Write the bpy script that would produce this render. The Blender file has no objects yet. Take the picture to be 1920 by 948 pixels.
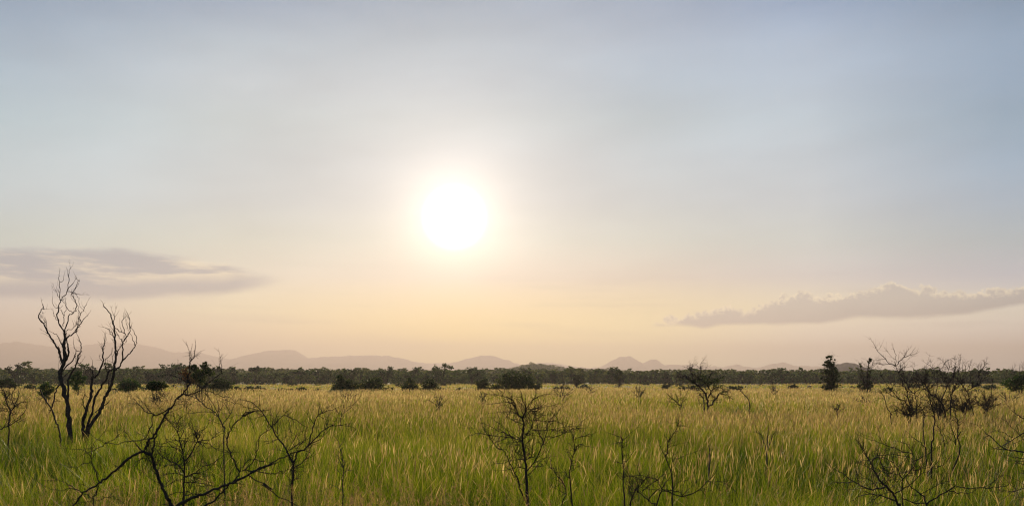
import bpy, math, random
import numpy as np
R = math.radians
F = 1884.0; HY = 706.0; CX = 960.0; EYE = 2.4
rng = np.random.default_rng(7)
random.seed(7)
scene = bpy.context.scene
col = scene.collection

# ------------------------------------------------------------------ terrain
def terr(x, y):
    x = np.asarray(x, float); y = np.asarray(y, float)
    az = x/np.maximum(y, 1.0)
    k = np.clip(0.78-0.95*az, 0.10, 1.15)
    rise = 0.0050*np.clip(y-300, 0, 1300)*k
    und = 0.10*np.sin(x*0.11+0.6)*np.sin(y*0.083+1.1)+0.05*np.sin(x*0.31+y*0.17)
    und = und*np.clip((y-4)/12, 0, 1)*np.clip(1-y/900, 0, 1)
    r1 = 8.6*np.exp(-((x-25)/30)**2-((y-1150)/110)**2)+4.2*np.exp(-((x-80)/60)**2-((y-1170)/110)**2)
    return rise+und+r1

def at(px, py, Y):
    return np.array([(px-CX)/F*Y, Y, EYE+(HY-py)/F*Y])

# ------------------------------------------------------------------ helpers
def mesh_np(name, V, Q, mat, tint=None, smooth=False, parent=None, nside=4):
    V = np.asarray(V, np.float32); Q = np.asarray(Q, np.int32)
    me = bpy.data.meshes.new(name)
    me.vertices.add(len(V)); me.vertices.foreach_set('co', V.ravel())
    me.loops.add(Q.size); me.loops.foreach_set('vertex_index', Q.ravel())
    me.polygons.add(len(Q))
    me.polygons.foreach_set('loop_start', np.arange(0, Q.size, Q.shape[1], dtype=np.int32))
    me.update(calc_edges=True)
    if smooth:
        me.polygons.foreach_set('use_smooth', np.ones(len(Q), bool))
    if tint is not None:
        a = me.attributes.new('tint', 'FLOAT', 'POINT')
        a.data.foreach_set('value', np.asarray(tint, np.float32))
    for m in (mat if isinstance(mat, list) else [mat]):
        me.materials.append(m)
    o = bpy.data.objects.new(name, me); col.objects.link(o)
    if parent is not None: o.parent = parent
    return o

def tag(o, label=None, cat=None, group=None, kind=None):
    if label: o['label'] = label
    if cat: o['category'] = cat
    if group: o['group'] = group
    if kind: o['kind'] = kind
    return o

def empty(name, loc):
    o = bpy.data.objects.new(name, None); col.objects.link(o)
    o.location = tuple(float(v) for v in loc); o.empty_display_size = 0.3
    return o

# ------------------------------------------------------------------ node helpers
class S:
    """a wrapped node socket with arithmetic"""
    def __init__(s, nt, sock): s.nt = nt; s.k = sock
    def _m(s, op, b=None, c=None, clamp=False):
        n = s.nt.nodes.new('ShaderNodeMath'); n.operation = op; n.use_clamp = clamp
        for i, v in enumerate((s, b, c)):
            if v is None: continue
            if isinstance(v, S): s.nt.links.new(v.k, n.inputs[i])
            else: n.inputs[i].default_value = float(v)
        return S(s.nt, n.outputs[0])
    def __add__(s, b): return s._m('ADD', b)
    __radd__ = __add__
    def __mul__(s, b): return s._m('MULTIPLY', b)
    __rmul__ = __mul__
    def __sub__(s, b): return s._m('SUBTRACT', b)
    def __rsub__(s, b): return (s*-1.0)+b
    def __truediv__(s, b): return s._m('DIVIDE', b)
    def pw(s, b): return s._m('POWER', b)
    def mx(s, b): return s._m('MAXIMUM', b)
    def mn(s, b): return s._m('MINIMUM', b)
    def ss(s, lo, hi, a=0.0, b=1.0):
        n = s.nt.nodes.new('ShaderNodeMapRange'); n.interpolation_type = 'SMOOTHSTEP'
        s.nt.links.new(s.k, n.inputs[0])
        for i, v in ((1, lo), (2, hi), (3, a), (4, b)): n.inputs[i].default_value = v
        return S(s.nt, n.outputs[0])
    def ramp(s, stops, interp='LINEAR'):
        n = s.nt.nodes.new('ShaderNodeValToRGB'); cr = n.color_ramp; cr.interpolation = interp
        while len(cr.elements) > 1: cr.elements.remove(cr.elements[0])
        for i, (p, c) in enumerate(stops):
            e = cr.elements[0] if i == 0 else cr.elements.new(p)
            e.position = p
            e.color = (c, c, c, 1) if not hasattr(c, '__len__') else (*c, 1)
        s.nt.links.new(s.k, n.inputs[0])
        return S(s.nt, n.outputs[0])

def mixc(nt, f, a, b, mode='MIX'):
    n = nt.nodes.new('ShaderNodeMix'); n.data_type = 'RGBA'; n.blend_type = mode
    for i, v in ((0, f), (6, a), (7, b)):
        if isinstance(v, S): nt.links.new(v.k, n.inputs[i])
        elif i == 0: n.inputs[0].default_value = v
        else: n.inputs[i].default_value = (*v, 1)
    return S(nt, n.outputs[2])

def noise(nt, vec, scale, detail=3, rough=0.55, dim='3D'):
    n = nt.nodes.new('ShaderNodeTexNoise'); n.noise_dimensions = dim
    if vec is not None: nt.links.new(vec.k, n.inputs['Vector'])
    n.inputs['Scale'].default_value = scale; n.inputs['Detail'].default_value = detail
    n.inputs['Roughness'].default_value = rough
    return S(nt, n.outputs[0])

def comb(nt, x, y, z):
    n = nt.nodes.new('ShaderNodeCombineXYZ')
    for i, v in enumerate((x, y, z)):
        if isinstance(v, S): nt.links.new(v.k, n.inputs[i])
        else: n.inputs[i].default_value = v
    return S(nt, n.outputs[0])

def newmat(name):
    m = bpy.data.materials.new(name); m.use_nodes = True
    nt = m.node_tree; nt.nodes.clear()
    out = nt.nodes.new('ShaderNodeOutputMaterial')
    return m, nt, out

def lin(c):
    return tuple(((v/255)/12.92 if v <= 10 else ((v/255+0.055)/1.055)**2.4) for v in c)

def leafy(name, stops, trans=0.45, rough=0.55, objrand=0.0, tcol=(1.15, 1.1, 0.55)):
    m, nt, out = newmat(name)
    a = nt.nodes.new('ShaderNodeAttribute'); a.attribute_name = 'tint'
    t = S(nt, a.outputs['Fac'])
    if objrand:
        oi = nt.nodes.new('ShaderNodeObjectInfo')
        t = t+(S(nt, oi.outputs['Random'])-0.5)*objrand
    c = t.ramp(stops)
    p = nt.nodes.new('ShaderNodeBsdfPrincipled'); nt.links.new(c.k, p.inputs['Base Color'])
    p.inputs['Roughness'].default_value = rough; p.inputs['Specular IOR Level'].default_value = 0.14
    tr = nt.nodes.new('ShaderNodeBsdfTranslucent')
    cc = mixc(nt, 1.0, c, tcol, 'MULTIPLY'); nt.links.new(cc.k, tr.inputs['Color'])
    mx = nt.nodes.new('ShaderNodeMixShader'); mx.inputs[0].default_value = trans
    nt.links.new(p.outputs[0], mx.inputs[1]); nt.links.new(tr.outputs[0], mx.inputs[2])
    nt.links.new(mx.outputs[0], out.inputs['Surface'])
    return m

# ------------------------------------------------------------------ materials
def bark_mat(name, a, b):
    m, nt, out = newmat(name)
    g = nt.nodes.new('ShaderNodeNewGeometry')
    n = noise(nt, S(nt, g.outputs['Position']), 28, 4, 0.6)
    c = n.ramp([(0.35, a), (0.65, b)])
    p = nt.nodes.new('ShaderNodeBsdfPrincipled'); nt.links.new(c.k, p.inputs['Base Color'])
    p.inputs['Roughness'].default_value = 0.9; p.inputs['Specular IOR Level'].default_value = 0.15
    bu = nt.nodes.new('ShaderNodeBump'); bu.inputs['Strength'].default_value = 0.5; bu.inputs['Distance'].default_value = 0.01
    nt.links.new(n.k, bu.inputs['Height']); nt.links.new(bu.outputs[0], p.inputs['Normal'])
    nt.links.new(p.outputs[0], out.inputs['Surface'])
    return m
M_BARK = bark_mat('bark_dark', (0.018, 0.013, 0.010), (0.056, 0.040, 0.028))
M_BARKG = bark_mat('bark_grey', (0.034, 0.026, 0.020), (0.095, 0.072, 0.054))
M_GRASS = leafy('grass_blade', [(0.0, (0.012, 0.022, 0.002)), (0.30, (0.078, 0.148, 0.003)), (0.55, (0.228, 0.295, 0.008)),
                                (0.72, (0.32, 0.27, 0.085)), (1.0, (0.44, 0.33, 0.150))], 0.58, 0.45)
M_SEED = leafy('grass_seed_head', [(0.0, (0.20, 0.115, 0.065)), (0.35, (0.33, 0.225, 0.095)), (0.7, (0.56, 0.42, 0.175)), (1.0, (0.70, 0.56, 0.25))],
               0.55, 0.7, tcol=(1.0, 0.97, 0.85))
M_LEAF = leafy('foliage_mixed', [(0.0, (0.011, 0.028, 0.008)), (0.4, (0.026, 0.062, 0.014)), (0.75, (0.058, 0.105, 0.020)), (1.0, (0.13, 0.15, 0.03))], 0.32, 0.6, 0.9)
M_LEAFD = leafy('foliage_dark', [(0.0, (0.018, 0.034, 0.010)), (0.5, (0.042, 0.066, 0.016)), (1.0, (0.120, 0.125, 0.030))], 0.3, 0.6)
M_LEAFO = leafy('foliage_dry', [(0.0, (0.08, 0.035, 0.012)), (0.5, (0.20, 0.085, 0.022)), (1.0, (0.32, 0.15, 0.04))], 0.4, 0.6)

def ground_mat():
    m, nt, out = newmat('savanna_ground')
    g = nt.nodes.new('ShaderNodeNewGeometry'); pos = S(nt, g.outputs['Position'])
    mp = nt.nodes.new('ShaderNodeMapping'); nt.links.new(pos.k, mp.inputs[0]); mp.inputs['Scale'].default_value = (0.35, 1, 1)
    big = noise(nt, S(nt, mp.outputs[0]), 0.045, 4, 0.6)
    fine = noise(nt, pos, 1.7, 5, 0.7)
    straw = fine.ramp([(0.3, (0.10, 0.070, 0.030)), (0.7, (0.20, 0.145, 0.065))])
    green = fine.ramp([(0.3, (0.035, 0.043, 0.012)), (0.7, (0.075, 0.080, 0.022))])
    c = mixc(nt, big.ss(0.42, 0.56), straw, green)
    sp = nt.nodes.new('ShaderNodeSeparateXYZ'); nt.links.new(pos.k, sp.inputs[0])
    yy = S(nt, sp.outputs[1])
    near = yy.ss(70, 115)
    soil = fine.ramp([(0.3, (0.040, 0.042, 0.014)), (0.7, (0.085, 0.085, 0.028))])
    c = mixc(nt, near, soil, c)
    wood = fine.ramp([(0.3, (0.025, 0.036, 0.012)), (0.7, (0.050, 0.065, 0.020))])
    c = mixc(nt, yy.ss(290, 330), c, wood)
    p = nt.nodes.new('ShaderNodeBsdfPrincipled'); nt.links.new(c.k, p.inputs['Base Color'])
    p.inputs['Roughness'].default_value = 0.95; p.inputs['Specular IOR Level'].default_value = 0.1
    nt.links.new(p.outputs[0], out.inputs['Surface'])
    return m
M_GROUND = ground_mat()

def rock_mat(name, a, b, sc):
    m, nt, out = newmat(name)
    g = nt.nodes.new('ShaderNodeNewGeometry'); pos = S(nt, g.outputs['Position'])
    n = noise(nt, pos, sc, 6, 0.65)
    c = n.ramp([(0.38, a), (0.62, b)])
    p = nt.nodes.new('ShaderNodeBsdfPrincipled'); nt.links.new(c.k, p.inputs['Base Color'])
    p.inputs['Roughness'].default_value = 0.95; p.inputs['Specular IOR Level'].default_value = 0.1
    nt.links.new(p.outputs[0], out.inputs['Surface'])
    return m
M_MOUNT = rock_mat('mountain_slope', (0.055, 0.055, 0.045), (0.13, 0.115, 0.09), 0.012)
M_HILL = rock_mat('wooded_hill_slope', (0.014, 0.020, 0.010), (0.034, 0.040, 0.018), 0.05)

# ------------------------------------------------------------------ ground sheet
gy = np.concatenate([-np.geomspace(2400, 4, 14), np.linspace(0, 120, 61)[0:], np.geomspace(124, 1300, 60), np.linspace(1320, 1800, 30), np.geomspace(1850, 11800, 24)])
gxp = np.concatenate([np.linspace(0, 90, 40), np.geomspace(94, 9000, 60)])
gx = np.concatenate([-gxp[:0:-1], gxp])
XX, YY = np.meshgrid(gx, gy)
ZZ = terr(XX, YY)
nx, ny = len(gx), len(gy)
V = np.stack([XX, YY, ZZ], -1).reshape(-1, 3)
I = np.arange(nx*ny).reshape(ny, nx)
Q = np.stack([I[:-1, :-1], I[:-1, 1:], I[1:, 1:], I[1:, :-1]], -1).reshape(-1, 4)
tag(mesh_np('ground', V, Q, M_GROUND, smooth=True), kind='structure')

# ------------------------------------------------------------------ mountains and hills
def vnoise(x, y, seed):
    """smooth 2-D value noise"""
    r = np.random.default_rng(seed); T = r.random((64, 64))
    xi = np.floor(x).astype(int); yi = np.floor(y).astype(int); fx = x-xi; fy = y-yi
    fx = fx*fx*(3-2*fx); fy = fy*fy*(3-2*fy)
    g = lambda a, b: T[a % 64, b % 64]
    return (g(xi, yi)*(1-fx)+g(xi+1, yi)*fx)*(1-fy)+(g(xi, yi+1)*(1-fx)+g(xi+1, yi+1)*fx)*fy
def fbm(x, y, seed, o=4):
    s = 0; a = 0.5
    for i in range(o):
        s = s+a*vnoise(x*2**i, y*2**i, seed+i); a *= 0.5
    return s
def ridge(name, D, prof, depth, mat, seed, rough=0.05, nu=520, nv=41, jag=1.3):
    prof = np.array(prof, float)
    pxs = np.linspace(prof[0, 0], prof[-1, 0], nu)
    ys = np.interp(pxs, prof[:, 0], prof[:, 1])
    ys = ys-jag*(fbm(pxs/9.0, pxs*0+3.3, seed, 5)-0.47)*3.6
    top = EYE+(HY-ys)/F*D
    v = np.linspace(-1, 1, nv)
    PX, VV = np.meshgrid(pxs, v)
    TOP = np.tile(top, (nv, 1))
    X = (PX-CX)/F*D*(1+VV*depth/D*0.6); Yw = D+VV*depth
    spur = fbm(X/(depth*0.35), Yw/(depth*0.5), seed+20, 4)
    sh = np.clip(1-np.abs(VV)**(0.8+0.9*spur), 0, 1)
    Z = -6+(TOP+6)*sh*(1-np.abs(VV)*rough*8*(1-spur))
    Z = np.where(np.abs(VV) < 0.03, TOP, np.minimum(Z, TOP))
    V = np.stack([X, Yw, Z], -1).reshape(-1, 3)
    I = np.arange(nu*nv).reshape(nv, nu)
    Q = np.stack([I[:-1, :-1], I[:-1, 1:], I[1:, 1:], I[1:, :-1]], -1).reshape(-1, 4)
    return tag(mesh_np(name, V, Q, mat, smooth=True), kind='structure')
ridge('mountains', 9600, [(-420, 672), (-300, 655), (-150, 648), (0, 643), (32, 640), (60, 645), (100, 650), (150, 648), (200, 641), (262, 645), (292, 650), (325, 661), (345, 660), (367, 657), (400, 667), (440, 676), (520, 690), (560, 706)], 900, M_MOUNT, 11)
ridge('mountains', 8900, [(330, 700), (380, 684), (430, 673), (480, 661), (494, 658), (510, 657), (540, 654), (552, 656), (562, 662), (580, 671), (592, 671), (610, 668), (650, 667), (700, 665), (730, 667), (760, 673), (800, 683), (850, 694), (890, 702)], 800, M_MOUNT, 12)
ridge('mountains', 8600, [(760, 700), (800, 690), (832, 683), (862, 676), (895, 668), (903, 666), (925, 667), (950, 674), (982, 685), (1010, 691), (1080, 702)], 700, M_MOUNT, 13)
ridge('mountains', 9900, [(720, 692), (780, 680), (840, 681), (920, 688), (990, 686), (1012, 680), (1045, 681), (1080, 688), (1120, 690), (1180, 692), (1300, 698)], 500, M_MOUNT, 14)
ridge('mountains', 8300, [(1070, 702), (1105, 691), (1130, 685), (1150, 674), (1163, 668), (1172, 669), (1181, 667), (1192, 673), (1205, 680), (1222, 674), (1231, 674), (1246, 683), (1290, 684), (1320, 685), (1350, 692), (1400, 702)], 600, M_MOUNT, 15)
ridge('mountains', 9300, [(1270, 700), (1330, 685), (1355, 688), (1382, 683), (1394, 686), (1420, 690), (1440, 684), (1470, 679), (1477, 680), (1487, 684), (1510, 686), (1545, 686), (1610, 690), (1690, 695), (1800, 699), (2000, 701), (2300, 703)], 600, M_MOUNT, 16)
ridge('hills', 8000, [(40, 704), (70, 690), (98, 679), (120, 682), (160, 691), (240, 694), (330, 690), (420, 688), (520, 684), (590, 682), (640, 679), (690, 681), (740, 687), (800, 690), (880, 684), (910, 683), (960, 688), (1040, 700)], 500, M_MOUNT, 17)
ridge('hill', 1750, [(1500, 706), (1530, 698), (1552, 690), (1570, 682), (1588, 679.5), (1602, 681), (1618, 687), (1640, 692), (1690, 694), (1740, 697), (1800, 701), (1870, 706)], 125, M_HILL, 18, rough=0.02, nu=420, jag=0.8)

# ------------------------------------------------------------------ leaf clouds
def leaf_cloud(lobes, n, size, seed, clump=0.24, per=26, flat=0.0, tint_sd=0.16):
    """lobes: (x,y,z,rx,ry,rz).  Leaf-sized quads gathered in clumps near the shells of the lobes."""
    r = np.random.default_rng(seed)
    L = np.array(lobes, float)
    w = (L[:, 3]*L[:, 4]*L[:, 5])**(2/3); w /= w.sum()
    nc = max(4, n//per)
    li = r.choice(len(L), nc, p=w)
    d = r.normal(size=(nc, 3)); d /= np.linalg.norm(d, axis=1)[:, None]
    rad = r.uniform(0.25, 1.0, nc)**0.45*r.uniform(0.86, 1.14, nc)
    C = L[li, :3]+d*rad[:, None]*L[li, 3:6]
    ct = r.normal(0.5, tint_sd, nc)
    ci = r.integers(0, nc, n)
    sg = clump*L[li, 3:6].mean(1)
    P = C[ci]+r.normal(size=(n, 3))*sg[ci][:, None]*np.array([1, 1, 0.7])
    t = ct[ci]+r.normal(0, 0.10, n)
    s = size*r.uniform(0.6, 1.4, n)
    a = r.normal(size=(n, 3)); a /= np.linalg.norm(a, axis=1)[:, None]
    b = np.cross(a, r.normal(size=(n, 3))); b /= np.linalg.norm(b, axis=1)[:, None]
    a *= s[:, None]; b *= (s*0.62)[:, None]
    V = np.stack([P-a, P-b*0.9, P+a, P+b], 1).reshape(-1, 3)
    Q = np.arange(4*n).reshape(-1, 4)
    return V, Q, np.repeat(np.clip(t, 0, 1), 4)

# ------------------------------------------------------------------ tubes
class MB:
    def __init__(s): s.v = []; s.q = []; s.n = 0
    def tube(s, pts, rad, k=5):
        pts = np.asarray(pts, float); m = len(pts)
        if m < 2: return
        rad = np.asarray(rad, float)
        t = np.gradient(pts, axis=0); t /= np.maximum(np.linalg.norm(t, axis=1), 1e-9)[:, None]
        ref = np.array([0.31, 0.9, 0.27]) if abs(t[0, 1]) < 0.8 else np.array([0.9, 0.1, 0.3])
        u = np.cross(t, ref); u /= np.maximum(np.linalg.norm(u, axis=1), 1e-9)[:, None]
        w = np.cross(t, u)
        a = np.arange(k)*2*math.pi/k
        ring = u[:, None, :]*np.cos(a)[None, :, None]+w[:, None, :]*np.sin(a)[None, :, None]
        V = pts[:, None, :]+ring*rad[:, None, None]
        I = np.arange(m*k).reshape(m, k)
        J = np.roll(I, -1, 1)
        s.v.append(V.reshape(-1, 3))
        s.q.append(np.stack([I[:-1], J[:-1], J[1:], I[1:]], -1).reshape(-1, 4)+s.n)
        s.n += m*k
    def build(s, name, mat, parent, origin=(0, 0, 0)):
        if not s.v: return None
        return mesh_np(name, np.concatenate(s.v)-np.asarray(origin), np.concatenate(s.q), mat, smooth=True, parent=parent)

def smooth_line(P, sub=4):
    P = np.asarray(P, float)
    if len(P) < 3: 
        t = np.linspace(0, 1, 4)[:, None]; return P[0]*(1-t)+P[-1]*t
    Q = np.vstack([2*P[0]-P[1], P, 2*P[-1]-P[-2]]); out = []
    for i in range(1, len(Q)-2):
        for t in np.arange(sub)/sub:
            a, b, c, d = Q[i-1], Q[i], Q[i+1], Q[i+2]
            out.append(0.5*((2*b)+(c-a)*t+(2*a-5*b+4*c-d)*t*t+(3*b-a-3*c+d)*t**3))
    out.append(Q[-2]); return np.array(out)

def twig(mb, p, d, L, r0, rr, lvl=0, up=0.25, thorn=0.0, kids=2.2, wob=0.35, k=3):
    n = max(3, int(4+L*2)); n = min(n, 7)
    pts = [p]; d = d/np.linalg.norm(d)
    for i in range(n):
        d = d+rr.normal(size=3)*wob+np.array([0, 0, up*0.35]); d /= np.linalg.norm(d)
        pts.append(pts[-1]+d*L/n)
    pts = np.array(pts)
    mb.tube(pts, np.linspace(r0, r0*0.35, n+1), k)
    if thorn:
        for _ in range(int(L*thorn)):
            q = pts[rr.integers(0, n)]; e = rr.normal(size=3); e /= np.linalg.norm(e)
            mb.tube([q, q+e*rr.uniform(0.025, 0.06)], [r0*0.5, r0*0.12], 3)
    if lvl > 0:
        for _ in range(rr.poisson(kids)):
            i = rr.integers(1, n); e = (pts[i+1]-pts[i]); e /= np.linalg.norm(e)
            s_ = rr.normal(size=3); s_ -= s_.dot(e)*e; s_ /= np.linalg.norm(s_)
            twig(mb, pts[i], e*0.75+s_*0.85, L*rr.uniform(0.35, 0.65), r0*0.62, rr, lvl-1, up, thorn, kids, wob, 3)

CROPS = {'A': (60, 500, .1793), 'B': (60, 660, .1793), 'C': (240, 650, .1898), 'D': (80, 770, .1878), 'E': (270, 770, .1878),
         'F': (440, 730, .2299), 'G': (880, 725, .2353), 'H': (1110, 770, .1878), 'I': (1240, 680, .1055), 'J': (1640, 650, .1477),
         'K': (1560, 790, .16667), 'L': (1760, 760, .1983), 'M': (1500, 650, .1055), 'N': (0, 680, .1688), 'P': (0, 0, 1.0)}
def parse(s):
    out = []; x0, y0, k = CROPS['P']
    for tok in s.split():
        if tok in CROPS: x0, y0, k = CROPS[tok]
        else:
            a, b = tok.split(','); out.append((x0+float(a)*k, y0+float(b)*k))
    return out

def bare_plant(name, label, cat, Y, strokes, seed, root_px=None, group=None, mat=None, tw=6.0, tl=0.5, lvl=1, thorn=0.0,
               depth=0.5, trunks=1, twr=None, tup=0.25, jit=1.0, kids=2.2, wob=0.35, wsc=1.0):
    """strokes: (width0 px, width1 px, 'crop x,y ...'); a real plant in depth: every limb swings towards or away from the camera"""
    mat = mat or M_BARK
    rr = np.random.default_rng(seed)
    mpp = Y/F
    ref2, refd = [], []
    P0 = parse(strokes[0][2])[0]
    if root_px is None: root_px = P0[0]
    rx = (root_px-CX)/F*Y
    loc = np.array([rx, Y, float(terr(rx, Y))])
    root = tag(empty(name, loc), label, cat, group)
    lines = []
    ti = 0
    for si, (w0, w1, s) in enumerate(strokes):
        P = parse(s)
        if si < trunks:
            gpy = HY+(EYE-loc[2])/Y*F
            if P[0][1] < gpy-3:
                P = [(P[0][0]+(root_px-P[0][0])*0.8, gpy+2)]+P
        # depth at start = depth of nearest earlier point
        if refd:
            a = np.array(ref2)-np.array(P[0]); j = np.argmin((a**2).sum(1))
            d = refd[j] if (a[j]**2).sum() < 30**2 else 0.0
        else: d = 0.0
        slope = rr.uniform(-depth, depth) if si else rr.uniform(-0.1, 0.1)
        W = []; acc = 0
        for i, (px, py) in enumerate(P):
            if i:
                seg = math.hypot(px-P[i-1][0], py-P[i-1][1])*mpp
                slope = slope*0.8+rr.uniform(-depth, depth)*0.35
                d += seg*slope
            dd = float(np.clip(d, -0.22*Y, 0.22*Y))
            W.append(at(px, py, Y+dd)); ref2.append((px, py)); refd.append(dd)
        L = smooth_line(W, 3)
        L[1:-1] += rr.normal(size=(len(L)-2, 3))*mpp*0.8*jit
        n = len(L)
        scl = L[:, 1]/F
        rad = np.linspace(w0*wsc, w1*wsc, n)*0.5*scl*(1+0.10*rr.normal(size=n))
        rad = np.maximum(rad, 0.0012)
        mb = MB(); mb.tube(L, rad, 7 if w0 > 4 else 5)
        nm = 'trunk' if si < trunks else 'branch'
        # knots / thorn stubs on the limb itself
        limb = mb.build(nm, mat, root, loc); twb = MB()
        lines.append((L, rad))
        arc = np.linalg.norm(np.diff(L, axis=0), axis=1).sum()
        lo = 0.45 if si < trunks else 0.12
        for _ in range(rr.poisson(arc*tw)):
            u = rr.uniform(lo, 1.0); i = min(int(u*(n-1)), n-2)
            t = L[i+1]-L[i]; t /= np.linalg.norm(t)+1e-9
            s_ = rr.normal(size=3); s_ -= s_.dot(t)*t; s_ /= np.linalg.norm(s_)
            r0 = twr or max(rad[i]*0.45, 0.0022*max(1, Y/14))
            r0 = min(r0, rad[i]*0.8)
            twig(twb, L[i], t*0.7+s_*0.9+np.array([0, 0, tup]), tl*rr.uniform(0.4, 1.2), r0, rr, lvl, tup, thorn, kids, wob)
        # continuing tip
        t = L[-1]-L[-3]; t /= np.linalg.norm(t)+1e-9
        twig(twb, L[-1], t, tl*0.6, rad[-1]*0.9, rr, lvl, tup*0.5, thorn, kids, wob*0.7)
        twb.build('twigs', mat, limb, loc)
    return root, loc

# ================================================================== the two big dead trees on the left
bare_plant('dead_tree', 'tall charred leafless tree, taller of the two bare trees at left', 'dead tree', 26.0, [
    (11, 6, 'B 400,945 385,700 375,560 345,440 315,330 295,240 305,180 335,110 A 350,900 335,830 345,750'),
    (3.6, 1.0, 'A 345,750 325,660 300,625 280,580 268,500 270,430 295,370 330,320 365,260 390,200 435,165'),
    (1.6, .7, 'A 365,260 385,150 380,80 395,30 408,10'), (1.8, .7, 'A 295,350 295,270 290,160 278,110 288,70'),
    (1.1, .6, 'A 292,165 320,140 332,95'), (1.2, .6, 'A 268,430 235,420 215,380 215,320'), (1.2, .5, 'A 290,320 260,270 243,235'),
    (3.4, .8, 'A 345,755 390,720 440,685 480,640 515,590 555,540 590,490'), (2, .7, 'A 515,590 495,540 510,490 540,450 555,410 572,378'),
    (2.2, .8, 'A 450,680 470,620 490,550 480,520'), (2.6, .8, 'A 345,690 360,600 385,515 430,485 460,440 465,380 440,330 415,280 470,285 510,290'),
    (1.6, .8, 'A 430,485 380,440 340,390 315,350'), (1.6, .7, 'A 415,280 445,230 470,180 480,150 465,110'),
    (1.8, .8, 'A 325,625 335,560 335,510 360,420 350,360'), (1.3, .7, 'A 335,510 300,450 275,430'), (1.6, .7, 'A 360,670 430,640 470,600'),
    (1.2, .6, 'A 270,560 240,520 225,485'), (1.2, .6, 'A 510,490 480,420 440,360 430,300'), (1.2, .6, 'A 365,260 420,260 470,300 490,350 500,400 540,450'),
    (4.6, 1.2, 'B 325,120 300,50 A 280,880 240,810 200,740 160,660 120,590 70,540 80,490 100,455 115,420 110,390'),
    (1.4, .7, 'A 180,710 140,680'), (1.4, .7, 'A 120,590 150,575 145,550'), (1.6, .8, 'A 150,650 155,600 118,548'),
    (2.6, 1, 'B 330,110 A 325,930 325,860 290,760 250,705 215,688'), (2.4, 1, 'A 290,950 290,860 250,815'),
    (4, 2.6, 'B 345,95 380,30 A 385,880 375,830 365,775 350,750'),
    (3, 1, 'B 320,195 400,110 450,50 A 440,940 465,880 490,880'), (1.4, .7, 'A 465,875 435,820 432,785'),
    (4.4, 1.3, 'B 375,480 375,400 375,290 430,190 470,120 475,80 500,10 A 515,850 512,800 490,740'), (2, .8, 'B 470,120 500,115 520,100'),
    (1.8, .7, 'B 330,260 370,220 400,180 425,148'), (2.6, 3.2, 'B 300,330 250,400 235,480 210,570'),
    (2.8, 3.6, 'B 85,390 135,490 210,590 235,700 270,750 285,850 300,945'), (1.2, .6, 'B 298,130 288,90')],
    101, wsc=0.9, tw=2.1, tl=0.31, lvl=1, depth=0.45, trunks=1, kids=1.2, wob=0.22, twr=0.006, tup=0.5, root_px=131.5)
bare_plant('dead_tree', 'shorter charred leafless tree spreading in several leaning stems from one clump at left', 'dead tree', 26.6, [
    (8, 1.6, 'B 545,890 530,780 535,690 570,600 600,500 625,400 620,330 640,260 660,255 700,210 740,110 740,20 A 742,860 750,810 760,770'),
    (8, 1.4, 'B 575,885 600,790 660,690 720,600 745,520 770,470 810,390 840,320 855,200 870,100 875,20 A 875,850 870,750 860,650 850,590 830,520 820,490 760,430 750,410'),
    (6, 3, 'B 565,880 590,740 640,600 650,500 680,420 720,360 770,290 800,210 840,180'),
    (3, .9, 'B 640,250 630,190 600,160 575,150'), (1.4, .7, 'B 627,180 632,100'), (2.2, .9, 'B 550,590 535,520 545,430 550,380 500,300'),
    (1.5, .8, 'B 545,430 570,460 590,470'), (1.6, .7, 'A 850,590 865,530 845,480'), (2, .8, 'A 870,640 930,680 975,700 990,760 970,800'),
    (1.7, .7, 'A 862,750 820,670 790,645 765,635'), (2.2, 1.4, 'B 750,500 770,450 790,400 800,350 790,260'),
    (3.6, 1, 'B 872,190 900,150 940,90 A 950,860 950,790 970,760 1000,720 1020,680 1020,600 1020,540 1005,505'),
    (2, .8, 'A 950,790 920,740 880,680'), (1.6, .8, 'A 975,700 950,640 945,560 1000,510'),
    (3, .9, 'B 940,95 975,60 1020,10 A 1060,860 1080,810 1095,760 1080,700 1030,630'), (1.4, .7, 'A 1070,820 1050,740 1020,680'),
    (2.6, 1, 'B 800,230 780,180 760,130 770,70 830,15'), (2.6, 1.2, 'A 880,935 905,880 950,790'), (2, 1, 'B 660,630 700,590 730,560'),
    (2, .8, 'B 745,560 800,520 820,490'), (1.2, .6, 'A 955,550 960,490'), (1.2, .6, 'A 1000,640 990,600 980,560'), (1.3, .6, 'A 935,680 920,600'),
    (1.8, .8, 'B 870,130 840,90 835,20'), (1.6, .8, 'B 810,200 800,150 795,110')],
    102, wsc=0.9, tw=2.1, tl=0.31, lvl=1, depth=0.4, trunks=3, kids=1.2, wob=0.22, twr=0.006, tup=0.5, root_px=160)

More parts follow.
